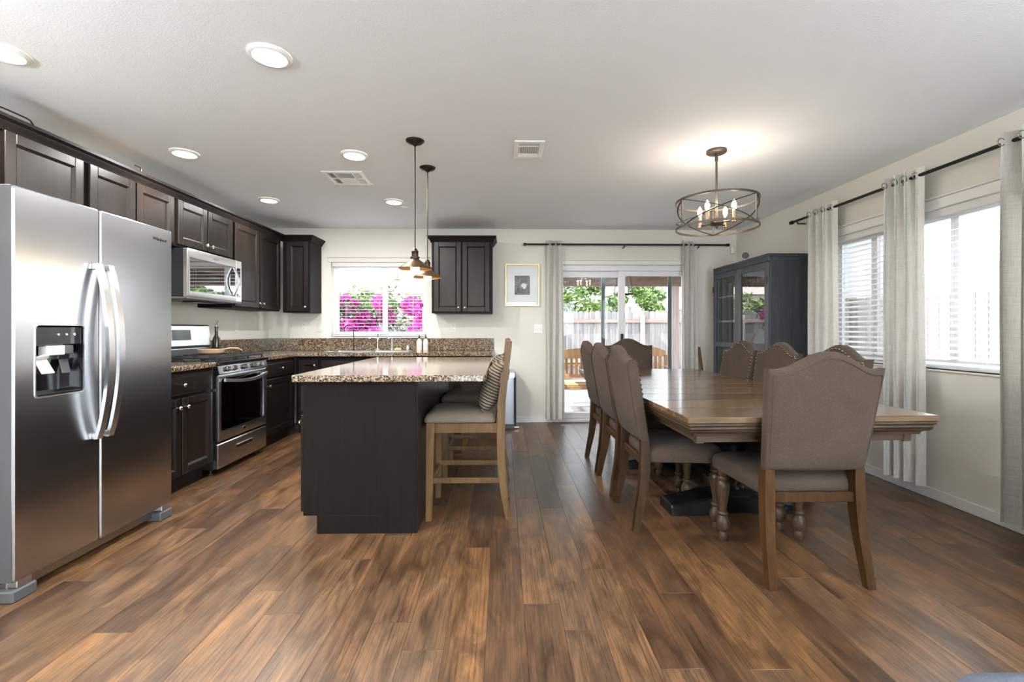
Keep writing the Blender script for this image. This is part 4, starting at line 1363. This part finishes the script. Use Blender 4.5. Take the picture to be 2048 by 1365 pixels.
curtain('cream curtain hanging beside the dark hutch on the window wall', 3.86, 4.20, .10, 2.29, XR - .11, 'y', 4, 1, .0, .05)
curtain('cream curtain between the two side windows behind the table end', 3.055, 3.36, .10, 2.29, XR - .11, 'y', 4, 1, .0, .05)
curtain('cream curtain at the right picture edge, past the nearer side window', 2.20, 2.585, .085, 2.29, XR - .11, 'y', 4, 1, .0, .05)

# ------------------------------------------------------------------ wall plates, picture
def plate(label, loc, rz, kind, w=.072, h=.117):
    t = T('wall_plate', label, 'outlet' if kind == 'outlet' else 'switch', loc, rz, 'white electrical wall plates')
    MB().box(-w / 2, w / 2, -.006, 0, -h / 2, h / 2, .003).build('cover', 'white_plastic', t)
    if kind == 'outlet':
        for z in (-.026, .026):
            f = MB().box(-.017, .017, -.008, -.0055, z - .014, z + .014, .002).build('socket', 'white_plastic', t)
            m = MB()
            for x in (-.006, .006): m.box(x - .0012, x + .0012, -.0087, -.0078, z - .004, z + .006)
            m.build('slot', 'dark_grey', f)
    elif kind == 'rocker':
        MB().box(-.018, .018, -.009, -.0055, -.034, .034, .002).build('rocker', 'white_plastic', t)
    else:
        m = MB()
        m.M = Matrix.Translation((-.024, -.006, 0)) @ Matrix.Rotation(PI / 2, 4, 'X')
        m.lathe([(.019, 0), (.018, .014), (.001, .016)], n=20)
        m.build('dimmer_knob', 'white_plastic', t)
        MB().box(.018, .030, -.012, -.005, -.012, .012, .002).build('toggle', 'white_plastic', t)
plate('white wall plate left of the kitchen window, farther from the window', (-2.49, YB, 1.21), 0, 'outlet')
plate('white wall plate left of the kitchen window, touching its edge', (-2.295, YB, 1.205), 0, 'rocker')
plate('white outlet plate below the lone wall cabinet', (-.622, YB, 1.197), 0, 'outlet')
plate('square white dimmer plate on the wall beside the patio curtain', (.445, YB, 1.187), 0, 'dimmer', .115, .117)
plate('white wall plate on the left wall behind the oil bottle', (XL, 5.06, 1.205), RZ, 'rocker')
t = T('picture_frame', 'gold framed picture with wide white mat on the back wall', 'picture', (.243, YB, 1.736))
w2, h2, b = .218, .268, .02
m = MB()
for q in ((-w2, w2, h2 - b, h2), (-w2, w2, -h2, -h2 + b), (-w2, -w2 + b, -h2 + b, h2 - b), (w2 - b, w2, -h2 + b, h2 - b)): m.box(q[0], q[1], -.028, -.001, q[2], q[3], .004)
m.build('frame', 'gold_frame', t)
MB().box(-w2 + b, w2 - b, -.012, -.006, -h2 + b, h2 - b).build('mat_board', 'paper_white', t)
ph = MB().box(-.096, .096, -.0135, -.0125, -.122, .118).build('photograph', 'photo_print', t)
m = MB()
m.add([(-.02, -.0142, -.01), (.004, -.0142, -.03), (.016, -.0142, -.052), (.038, -.0142, -.046), (.052, -.0142, -.02), (.05, -.0142, .006), (.034, -.0142, .018), (.014, -.0142, .026), (-.008, -.0142, .012)], [tuple(range(9))])
m.build('pale_figure', 'paper_white', ph, smooth=0)
m = MB()
m.add([(-.062, -.0142, -.085), (-.04, -.0142, -.085), (-.038, -.0142, -.01), (-.046, -.0142, .01), (-.06, -.0142, -.005)], [(0, 1, 2, 3, 4)])
m.build('dark_figure', 'toe_black', ph, smooth=0)
glass_sheet(-w2 + b, w2 - b, -h2 + b, h2 - b, -.020, 'x').build('glazing', 'clear_pane', t, smooth=0)

# ------------------------------------------------------------------ ceiling fittings
def can(x, y, label, power=16.0):
    t = T('recessed_light', label, 'ceiling light', (x, y, ZC - .0005), 0, 'recessed ceiling lights')
    MB().lathe([(.094, 0), (.096, -.004), (.090, -.012), (.074, -.014), (.072, -.008)], n=32, cap=False).build('trim_ring', 'white_trim', t, smooth=50)
    MB().lathe([(.0725, -.0085), (.03, -.0105), (.001, -.011)], n=32).build('diffuser', 'can_glow', t, smooth=60)
    l = bpy.data.lights.new('can_lamp', 'AREA')
    l.shape = 'DISK'
    l.size = .14
    l.energy = power
    l.color = (1.0, .98, .955)
    o = bpy.data.objects.new('can_lamp', l)
    o.location = (0, 0, -.016)
    COL.objects.link(o)
    o.parent = t
CX0, CX1 = -2.29, -1.08
can(CX0, 2.13, 'recessed ceiling light at the picture edge above the refrigerator')
can(CX1, 2.13, 'recessed ceiling light nearest the viewer, in front of the island')
can(CX0, 3.32, 'recessed ceiling light near the cabinets above the range')
can(CX1, 3.33, 'recessed ceiling light beside the larger square vent')
can(CX0, 4.50, 'recessed ceiling light in the kitchen corner near the cabinets', 9.0)
can(CX1, 4.53, 'recessed ceiling light nearest the kitchen window', 9.0)
for i, (x, y) in enumerate(((-2.0, .5), (0, .5), (2.0, .5), (-2.0, -1.6), (0, -1.6), (2.0, -1.6))):  # unseen ceiling lights added for fill, outside the view
    can(x, y, 'added unseen fill light in the living area ceiling behind the viewpoint, number %s' % 'one two three four five six'.split()[i], 3.0 if y > 0 else 6.0)
def vent(label, x0, x1, y0, y1, kind):
    t = T('ceiling_vent', label, 'vent', ((x0 + x1) / 2, (y0 + y1) / 2, ZC - .0005), 0, 'white ceiling vents')
    a, b = (x1 - x0) / 2, (y1 - y0) / 2
    m = MB()
    f = .034
    for q in ((-a, a, -b, -b + f), (-a, a, b - f, b), (-a, -a + f, -b + f, b - f), (a - f, a, -b + f, b - f)): m.box(*q, -.010, 0, .003)
    m.build('frame', 'white_trim', t)
    MB().box(-a + f, a - f, -b + f, b - f, -.0015, -.0005).build('backing', 'vent_dark', t)
    def slats(xa, xb, ya, yb, along, n, tilt):
        for i in range(n):
            m = MB()
            if along == 'x':
                y = ya + (yb - ya) * (i + .5) / n
                m.M = Matrix.Translation((0, y, -.006)) @ Matrix.Rotation(tilt, 4, 'X')
                m.box(xa, xb, -.006, .006, -.0008, .0008)
            else:
                x = xa + (xb - xa) * (i + .5) / n
                m.M = Matrix.Translation((x, 0, -.006)) @ Matrix.Rotation(tilt, 4, 'Y')
                m.box(-.006, .006, ya, yb, -.0008, .0008)
            m.build('slat', 'white_trim', t, smooth=0)
    if kind == 'square':
        c = a * .42
        slats(-c, c, -b + f, -.006, 'x', 7, .6)
        slats(-c, c, .006, b - f, 'x', 7, -.6)
        slats(-a + f, -c - .008, -b + f, b - f, 'y', 4, .6)
        slats(c + .008, a - f, -b + f, b - f, 'y', 4, -.6)
        m = MB().box(-c - .008, -c, -b + f, b - f, -.010, -.001).box(c, c + .008, -b + f, b - f, -.010, -.001).box(-a + f, a - f, -.005, .005, -.010, -.001)
        m.build('divider', 'white_trim', t, smooth=0)
    else:
        slats(-a + f, a - f, -b + f, -b * .45, 'x', 4, .6)
        slats(-a + f, a - f, b * .45, b - f, 'x', 4, -.6)
        slats(-a + f, a - f, -b * .42, b * .42, 'y', 9, .5)
        MB().box(-a + f, a - f, -b * .45, -b * .42, -.010, -.001).build('divider', 'white_trim', t, smooth=0)
vent('larger square white ceiling vent in the kitchen', -1.46, -1.13, 3.665, 4.0, 'square')
vent('smaller white ceiling vent between pendants and chandelier', .077, .283, 3.05, 3.35, 'rect')
o = MB().lathe([(.04, 0), (.042, -.004), (.03, -.008), (.001, -.009)], (-1.02, 4.73, ZC - .0005), 20).build('sprinkler_cover', 'white_trim')
tag(o, 'tiny white sprinkler cover disc on the ceiling beyond the lights', 'sprinkler')

# pendants
def pendant(x, y, label):
    t = T('pendant_light', label, 'pendant light', (x, y, 0), 0, 'bronze pendant lights over the island')
    MB().lathe([(.062, ZC - .001), (.060, ZC - .008), (.045, ZC - .02), (.018, ZC - .028), (.008, ZC - .04)], n=24).build('canopy', 'bronze', t, smooth=50)
    MB().cyl((0, 0, 1.715), (0, 0, ZC - .035), .0042, n=8).build('cord', 'bronze', t)
    MB().lathe([(.006, 1.722), (.012, 1.716), (.020, 1.703), (.024, 1.700), (.024, 1.696), (.022, 1.693), (.022, 1.665), (.031, 1.662), (.031, 1.650), (.026, 1.647)], n=20).build('socket', 'bronze', t, smooth=35)
    n = 48
    prof = [(.026, 1.647), (.034, 1.640), (.050, 1.628), (.078, 1.606), (.104, 1.590), (.110, 1.584), (.110, 1.580)]
    secs = []
    for r, z in prof:
        secs.append([((r * (1 + .012 * (k % 2) * (r > .04))) * math.cos(2 * PI * k / n), (r * (1 + .012 * (k % 2) * (r > .04))) * math.sin(2 * PI * k / n), z) for k in range(n)])
    inner = [[(p[0] * .975, p[1] * .975, p[2] - .002) for p in q] for q in reversed(secs)]
    MB().loft(secs + inner, cap=False).build('shade', 'pendant_brass', t, smooth=50)
    MB().lathe([(.012, 1.645), (.013, 1.632), (.022, 1.610), (.030, 1.588), (.028, 1.566), (.018, 1.553), (.001, 1.549)], n=18).build('bulb', 'pendant_glow', t, smooth=60)
    l = bpy.data.lights.new('pendant_lamp', 'POINT')
    l.energy, l.shadow_soft_size, l.color = 3.0, .03, (1.0, .75, .45)
    o = bpy.data.objects.new('pendant_lamp', l)
    o.location = (0, 0, 1.53)
    COL.objects.link(o)
    o.parent = t
pendant(-.591, 3.07, 'bronze pendant light over the island, the one nearer the viewer')
pendant(-.591, 3.578, 'bronze pendant light over the island, the one nearer the window')

# chandelier
t = T('chandelier', 'bronze drum-cage chandelier with four candle bulbs above the table', 'chandelier', (1.515, 3.20, 0))
MB().lathe([(.068, ZC - .001), (.068, ZC - .016), (.060, ZC - .022), (.02, ZC - .023)], n=28).build('canopy', 'chand_metal', t, smooth=40)
MB().cyl((0, 0, 1.93), (0, 0, ZC - .02), .0075, n=12).build('stem', 'chand_metal', t)
MB().cyl((0, 0, ZC - .075), (0, 0, ZC - .023), .0115, n=12).build('collar', 'chand_metal', t)
CR, CZ0, CZ1 = .272, 1.895, 2.085
for z in (CZ0, CZ1):
    n = 64
    secs = [[((CR + dr) * math.cos(2 * PI * k / n), (CR + dr) * math.sin(2 * PI * k / n), z + dz) for k in range(n)] for dr, dz in ((-.003, -.007), (.003, -.007), (.003, .007), (-.003, .007), (-.003, -.007))]
    MB().loft(secs, cap=False).build('ring', 'chand_metal', t, smooth=40)
for q in range(3):
    a0 = -2.97 + q * 2 * PI / 3
    c, s = math.cos(a0) * (CR - .004), math.sin(a0) * (CR - .004)
    MB().cyl((c, s, CZ0), (c, s, CZ1), .005, n=8).build('upright', 'chand_metal', t)
    for sg in (0, 1):
        pts = []
        for i in range(21):
            u = i / 20
            a = a0 + 2 * PI / 3 * u
            pts.append((math.cos(a) * (CR - .006 - .006 * sg), math.sin(a) * (CR - .006 - .006 * sg), CZ0 + (CZ1 - CZ0) * (u if sg else 1 - u)))
        MB().tube(pts, .006, 6, flat=.6).build('cross_strap', 'chand_metal', t, smooth=50)
MB().lathe([(.012, 1.985), (.014, 1.965), (.010, 1.95), (.045, 1.945), (.048, 1.925), (.04, 1.915), (.012, 1.912), (.008, 1.895), (.001, 1.888)], n=20).build('hub', 'chand_metal', t, smooth=40)
for q in range(4):
    a = -.925 + q * PI / 2
    c, s = math.cos(a), math.sin(a)
    MB().cyl((c * .04, s * .04, 1.93), (c * .125, s * .125, 1.93), .006, n=8).build('arm', 'chand_metal', t)
    MB().lathe([(.017, 1.915), (.017, 1.925), (.0125, 1.927), (.0125, 1.995), (.009, 1.998)], (c * .125, s * .125, 0), 14).build('candle_sleeve', 'warm_brass', t, smooth=35)
    bl = MB().lathe([(.007, 1.998), (.012, 2.008), (.0165, 2.025), (.015, 2.042), (.008, 2.060), (.001, 2.072)], (c * .125, s * .125, 0), 14).build('bulb', 'bulb_glow', t, smooth=60)
    l = bpy.data.lights.new('candle_lamp', 'POINT')
    l.energy, l.shadow_soft_size, l.color = 1.1, .02, (1.0, .90, .76)
    o = bpy.data.objects.new('candle_lamp', l)
    o.location = (c * .125, s * .125, 2.09)
    COL.objects.link(o)
    o.parent = t

# ------------------------------------------------------------------ living side odds and ends
t = T('tall_cabinet', 'tall black cabinet edge at the far right of the picture', 'cabinet', (2.55, 2.175, 0))
MB().box(-.005, .35, -.45, 0, .03, 1.94, .004).build('body', 'black_enamel', t)
MB().box(.0, .34, -.44, -.01, 0, .029).build('plinth', 'toe_black', t)
t = T('ottoman', 'low slate-blue upholstered ottoman at the bottom right corner', 'ottoman', (1.36, .735, 0))
for x0, x1, z in ((-.36, -.03, .405), (-.025, .42, .425)):
    MB().loft([[(p[0], p[1], zz) for p in rrect(x0 + i, x1 - i, -.28 + i, .30 - i, .05)] for i, zz in ((.01, .20), (0, .22), (0, z - .06), (.02, z - .015), (.06, z))]).build('cushion', 'slate_fabric', t, smooth=60)
MB().box(-.34, .40, -.26, .28, .10, .199, .01).build('base', 'slate_fabric', t)
for x in (-.30, .36):
    for y in (-.22, .24): MB().box(x - .02, x + .02, y - .02, y + .02, 0, .099).build('leg', 'toe_black', t)
def added_torchiere(x, y, label, power):  # unseen lamps, added as fill to brighten ceiling and room
    t = T('added_fill_lamp', label, 'fill lamp', (x, y, 0), 0, 'added fill lamps behind the viewpoint')
    MB().lathe([(.15, 0), (.15, .015), (.03, .03), (.012, .05)], n=28).build('base', 'black_metal', t, smooth=40)
    MB().cyl((0, 0, .04), (0, 0, 1.68), .012, n=12).build('pole', 'black_metal', t, smooth=40)
    MB().lathe([(.02, 1.66), (.09, 1.70), (.16, 1.76), (.19, 1.81), (.185, 1.81), (.15, 1.765), (.08, 1.71), (.001, 1.69)], n=32).build('shade', 'white_trim', t, smooth=50)
    l = bpy.data.lights.new('fill_uplight', 'AREA')
    l.shape, l.size, l.energy, l.color = 'DISK', .28, power, (.86, .945, 1.0)
    o = bpy.data.objects.new('fill_uplight', l)
    o.location, o.rotation_euler = (0, 0, 1.79), (PI, 0, 0)
    COL.objects.link(o)
    o.parent = t
added_torchiere(-2.4, .1, 'added unseen fill lamp in the living area on the refrigerator side', 75)
added_torchiere(2.45, -.2, 'added unseen fill lamp in the living area by the window wall', 58)
added_torchiere(.2, -1.4, 'added unseen fill lamp in the middle of the living area', 48)
# wire rack and tray on top of the wall cabinets
t = T('wire_rack', 'bent dark wire rack lying on top of the wall cabinets above the refrigerator', 'rack', (-2.62, 2.40, 2.2862))
MB().tube([(0, -.02, .004), (0, -.02, .035), (0, .0, .046), (.0, .05, .05)] + [(0, .15, .05), (0, .175, .046), (0, .19, .03), (0, .19, .004)], .0045, 8).build('wire', 'bronze', t)
MB().tube([(-.15, -.02, .004), (-.15, .19, .004)], .0045, 8).build('wire', 'bronze', t)
MB().tube([(-.15, .19, .004), (0, .19, .004)], .0045, 8).build('wire', 'bronze', t)
tag(MB().box(-2.86, -2.60, 2.63, 3.35, 2.2862, 2.305, .004).build('wooden_tray', 'stool_wood'), 'flat pale wooden tray on top of the wall cabinets', 'tray')
t = T('wire_hook', 'small dark hooked wire standing on the cabinet tops near the microwave cabinet', 'hook', (-2.61, 3.33, 2.3055))
MB().tube([(0, -.06, .003), (0, .0, .003), (0, .005, .02), (0, .0, .034), (0, -.05, .034)], .004, 8).build('wire', 'bronze', t)

# ------------------------------------------------------------------ outside
GZ = -.14
struct(MB().box(-14, 14, YB + .15, 24, GZ - .2, GZ).build('ground', 'concrete', smooth=0), 'pale patio ground')
struct(MB().box(XR + .15, 14, -12, YB + .15, GZ - .2, GZ).build('ground', 'concrete', smooth=0), 'pale side yard ground')
struct(MB().box(-14, XR + .15, -14, YR - .15, GZ - .2, GZ).build('ground', 'concrete', smooth=0), 'pale ground behind the house')
struct(MB().box(.2, 2.7, YB + .151, YB + .5, GZ, -.03).build('doorstep', 'concrete', smooth=0), 'patio door step')
def fence(label, p0, n, along, pitch=.145, h=1.80, face=1):
    t = T('fence', label, 'fence', p0, 0 if along == 'x' else PI / 2, 'weathered wooden fences')
    me = None
    for i in range(n):
        if me is None:
            w = pitch - .006
            poly = [(0, .14), (w, .14), (w, h - .035), (w - .03, h), (.03, h), (0, h - .035)]
            o = MB().prism(poly, 0, .018, 'xz').build('board', 'fence_wood', t, smooth=0)
            me = o.data
        else:
            o = bpy.data.objects.new('board', me)
            COL.objects.link(o)
            o.parent = t
        o.location = (i * pitch, 0, rnd.uniform(-.012, .012))
    Lh = n * pitch
    y0, y1 = (-.045, -.001)
    for z in (.36, 1.50): MB().box(0, Lh, y0, y1, z, z + .085).build('rail', 'fence_rail', t, smooth=0)
    MB().box(0, Lh, -.03, .03, 0, .138).build('kickboard', 'fence_rail', t, smooth=0)
    for i in range(int(Lh / 2.4) + 1):
        MB().box(i * 2.4, i * 2.4 + .09, -.135, -.046, 0, h - .1).build('post', 'fence_post', t, smooth=0)
    return t
MATS['fence_post'] = MATS['post_wood']
fence('weathered wooden fence across the back of the yard', (-6.0, 11.9, GZ), 77, 'x')
sf = fence('weathered wooden fence along the side yard beyond the side windows', (5.4, -2.6, GZ), 99, 'y')
# neighbouring house
t = T('neighbour_house', 'pale stucco neighbouring house beyond the back fence', 'house', (-5.0, 17.0, GZ))
MB().box(-5.2, 5.2, 0, 5, 0, 2.7).build('wall', 'stucco', t, smooth=0)
MB().loft([[(-5.8, -.7, 2.6), (-5.8, 5.7, 2.6), (-5.8, 2.5, 4.2)], [(5.8, -.7, 2.6), (5.8, 5.7, 2.6), (5.8, 2.5, 4.2)]]).build('roof', 'roof_tile', t, smooth=0)
for x in (-2.5, 1.8):
    wdw = frame_rect(MB(), x, x + 1.3, 1.1, 2.2, .08, -.03, 0, 'x').build('window', 'white_trim', t)
    MB().box(x + .08, x + 1.22, -.01, -.002, 1.18, 2.12).build('glass', 'black_gloss', wdw)
t = T('side_house', 'pale neighbouring house with low roof seen through the side blinds', 'house', (10.5, 3.0, GZ))
MB().box(0, 5, 0, 8, 0, 2.7).build('wall', 'stucco', t, smooth=0)
MB().loft([[(-.7, -.6, 2.6), (5.7, -.6, 2.6), (2.5, -.6, 4.0)], [(-.7, 8.6, 2.6), (5.7, 8.6, 2.6), (2.5, 8.6, 4.0)]]).build('roof', 'roof_tile', t, smooth=0)
# patio cover
pc = T('patio_cover', 'brown wooden patio cover with beam and posts outside the door', 'patio cover', (1.6, 7.2, 0))
MB().box(-1.95, 2.25, -1.25, 1.9, 2.33, 2.39).build('roof_deck', 'beam_wood', pc, smooth=0)
MB().box(-1.95, 2.25, 1.60, 1.74, 2.02, 2.329).build('beam', 'beam_wood', pc, smooth=0)
for i in range(0, 6): MB().box(-1.45 + i * .72, -1.40 + i * .72, -1.25, 1.599, 2.18, 2.329).build('rafter', 'beam_wood', pc, smooth=0)
MB().box(1.70, 1.84, 1.60, 1.74, GZ, 2.02).build('post', 'post_wood', pc, smooth=0)
MB().box(-1.92, -1.78, 1.60, 1.74, GZ, 2.02).build('post', 'post_wood', pc, smooth=0)
# lantern
t = T('hanging_lantern', 'tapered open-frame lantern hanging from the patio cover', 'lantern', (2.02, 7.6, 0))
zb, zt, rb, rt = 1.765, 2.12, .125, .085
P = lambda r, z: [(-r, -r, z), (r, -r, z), (r, r, z), (-r, r, z)]
for z, r in ((zb, rb), (zt, rt)):
    q = P(r, z)
    for i in range(4): MB().tube([q[i], q[(i + 1) % 4]], .011, 4).build('bar', 'bronze', t)
for a, b in zip(P(rb, zb), P(rt, zt)): MB().tube([a, b], .011, 4).build('bar', 'bronze', t)
MB().loft([P(rt, zt + .005), P(.02, zt + .07)]).build('cap', 'bronze', t)
MB().cyl((0, 0, zt + .06), (0, 0, 2.329), .006, n=6).build('hanger', 'bronze', t)
# teak furniture
def teak_seat(label, loc, rz, W, kind, grp):
    t = T(kind, label, 'bench' if W > 1 else 'chair', loc, rz, grp)
    h = W / 2
    for s in (-1, 1):
        MB().box(s * h - .03, s * h + .03, -.26, -.20, 0, .86, .006).build('leg', 'teak', t)
        MB().box(s * h - .03, s * h + .03, .24, .30, 0, .64, .006).build('leg', 'teak', t)
        MB().box(s * h - .035, s * h + .035, -.2, .32, .64, .67, .008).build('armrest', 'teak', t)
        MB().box(s * h - .012, s * h + .012, -.2, .24, .12, .16, .003).build('side_rail', 'teak', t)
    MB().box(-h + .03, h - .03, .25, .275, .36, .42, .004).build('front_rail', 'teak', t)
    MB().box(-h + .03, h - .03, -.24, -.215, .36, .42, .004).build('rear_rail', 'teak', t)
    n = 12
    secs = []
    for i in range(n + 1):
        x = -h + W * i / n
        zt = .93 + .075 * math.cos(PI * (i / n - .5))
        secs.append([(x, -.25, .83), (x, -.215, .83), (x, -.215, zt), (x, -.25, zt)])
    MB().loft(secs).build('crest_rail', 'teak', t)
    MB().box(-h + .03, h - .03, -.245, -.22, .50, .56, .003).build('lower_rail', 'teak', t)
    k = int(W / .095)
    for i in range(k):
        x = -h + .06 + (W - .12) * (i + .5) / k
        MB().box(x - .024, x + .024, -.24, -.225, .56, .835, .003).build('back_slat', 'teak', t)
    for i in range(6):
        y = -.19 + i * .075
        MB().box(-h + .01, h - .01, y, y + .06, .421, .441, .004).build('seat_slat', 'teak', t)
    return t
teak_seat('teak garden bench with slatted back on the patio, left of the far chair', (1.42, 7.45, GZ), PI, 1.25, 'garden_bench', 'teak patio furniture')
teak_seat('teak garden armchair on the patio, right of the far dining chair', (2.62, 8.05, GZ), PI * .93, .58, 'garden_chair', 'teak patio furniture')
t = T('patio_table', 'teak patio table standing beyond the garden bench', 'table', (1.5, 8.35, GZ), 0, 'teak patio furniture')
for i in range(7): MB().box(-.8, .8, -.42 + i * .12, -.31 + i * .12, .71, .735, .003).build('slat', 'teak', t)
for x in (-.7, .7):
    for y in (-.34, .34): MB().box(x - .035, x + .035, y - .035, y + .035, 0, .709, .005).build('leg', 'teak', t)
# planting
def leaves(m, n, fn, size, jitter=.5):
    for _ in range(n):
        c = Vector(fn())
        a = Vector((rnd.uniform(-1, 1), rnd.uniform(-1, 1), rnd.uniform(-.6, 1))).normalized()
        b = a.cross(Vector((rnd.uniform(-1, 1), rnd.uniform(-1, 1), rnd.uniform(-1, 1)))).normalized()
        s = size * rnd.uniform(1 - jitter, 1 + jitter)
        m.v += [tuple(c - a * s), tuple(c + b * s * .42), tuple(c + a * s), tuple(c - b * s * .42)]
        k = len(m.v)
        m.f.append((k - 4, k - 3, k - 2, k - 1))
    return m
def raw_build(m, name, mat, parent):
    me = bpy.data.meshes.new(name)
    me.from_pydata(m.v, [], m.f)
    me.materials.append(MATS[mat])
    o = bpy.data.objects.new(name, me)
    COL.objects.link(o)
    o.parent = parent
    return o
def blob(cs):
    tot = sum(c[3] ** 2 for c in cs)
    def f():
        r = rnd.uniform(0, tot)
        for c in cs:
            r -= c[3] ** 2
            if r <= 0: break
        d = Vector((rnd.gauss(0, 1), rnd.gauss(0, 1), rnd.gauss(0, 1))).normalized()
        return (c[0] + d.x * c[3] * rnd.uniform(.5, 1), c[1] + d.y * c[3] * rnd.uniform(.5, 1), max(.03, c[2] + d.z * c[3] * rnd.uniform(.5, 1)))
    return f
bo = T('bougainvillea', 'magenta flowering bougainvillea bush outside the kitchen window', 'bush', (-2.3, 8.7, GZ))
cs = [(rnd.uniform(-1.6, 1.35), rnd.uniform(-.35, .4), rnd.uniform(.5, 1.72), rnd.uniform(.3, .45)) for _ in range(34)]
cs += [(.15, -.1, 1.85, .25), (.25, -.1, 2.05, .16), (-.9, 0, 1.75, .35), (.95, 0, 1.7, .28)]
raw_build(leaves(MB(), 4200, blob(cs), .05), 'foliage', 'leaf_dark', bo)
cl = [(c[0] + rnd.uniform(-.15, .15), c[1] - .24, c[2] + rnd.uniform(-.12, .15), c[3] * .62) for c in cs if rnd.random() < .8]
raw_build(leaves(MB(), 10500, blob(cl), .042), 'blossoms', 'petal_magenta', bo)
ct2 = [(c[0], c[1], c[2] + .2, c[3] * .7) for c in cs if c[2] > 1.3]
raw_build(leaves(MB(), 900, blob(ct2), .055), 'new_growth', 'leaf_green', bo)
for x in (-.9, .1, .9): MB().tube([(x, 0, 0), (x + .08, .02, .6), (x - .03, 0, 1.2)], [.04, .03, .02], 7).build('stem', 'bark', bo)
b2 = T('bougainvillea', 'smaller bougainvillea climbing the back fence, mirrored in the hutch glass', 'bush', (-.75, 11.2, GZ))
c2 = [(rnd.uniform(-.8, .7), rnd.uniform(-.2, .2), rnd.uniform(.2, 1.1), rnd.uniform(.22, .35)) for _ in range(10)] + [(-.6, 0, 1.7, .22), (-.75, 0, 1.4, .2)]
raw_build(leaves(MB(), 1500, blob(c2), .05), 'foliage', 'leaf_dark', b2)
raw_build(leaves(MB(), 2600, blob([(c[0], c[1] - .15, c[2], c[3] * .8) for c in c2]), .045), 'blossoms', 'petal_magenta', b2)
MB().tube([(0, 0, 0), (-.1, .02, .6), (-.4, 0, 1.2)], [.04, .03, .02], 7).build('stem', 'bark', b2)
def tree(label, x, y, h, crown, n, size, mat='leaf_green'):
    t = T('leafy_tree', label, 'tree', (x, y, GZ), 0, 'trees beyond the back fence')
    raw_build(leaves(MB(), n, blob(crown), size), 'crown', mat, t)
    MB().tube([(0, 0, 0), (.05, .03, h * .5), (0, 0, h * .9)], [.09, .07, .04], 8).build('trunk', 'bark', t)
def crown(n, rx, z0, z1, r0, r1): return [(rnd.uniform(-rx, rx), rnd.uniform(-.6, .6), rnd.uniform(z0, z1), rnd.uniform(r0, r1)) for _ in range(n)]
tree('broad bright green tree beyond the fence on the bench side', 2.6, 14.6, 2.4, crown(16, 1.2, 1.6, 3.0, .35, .6), 5200, .085)
tree('upright airy tree beyond the fence behind the far dining chair', 4.95, 14.6, 2.6, crown(9, .42, 1.4, 3.0, .22, .38), 1700, .085)
tree('small loose sapling beyond the fence near the middle door stile', 3.6, 12.9, 2.2, crown(6, .3, 1.4, 2.6, .2, .32), 620, .08)
tree('low leafy shrub top beyond the fence near the patio post', 5.05, 12.9, 1.9, crown(5, .45, 1.5, 1.9, .2, .3), 700, .07)
tree('dark green hedge tree beyond the fence behind the bougainvillea', -3.6, 13.3, 2.2, crown(12, 1.6, 1.2, 2.2, .4, .6), 2600, .085)
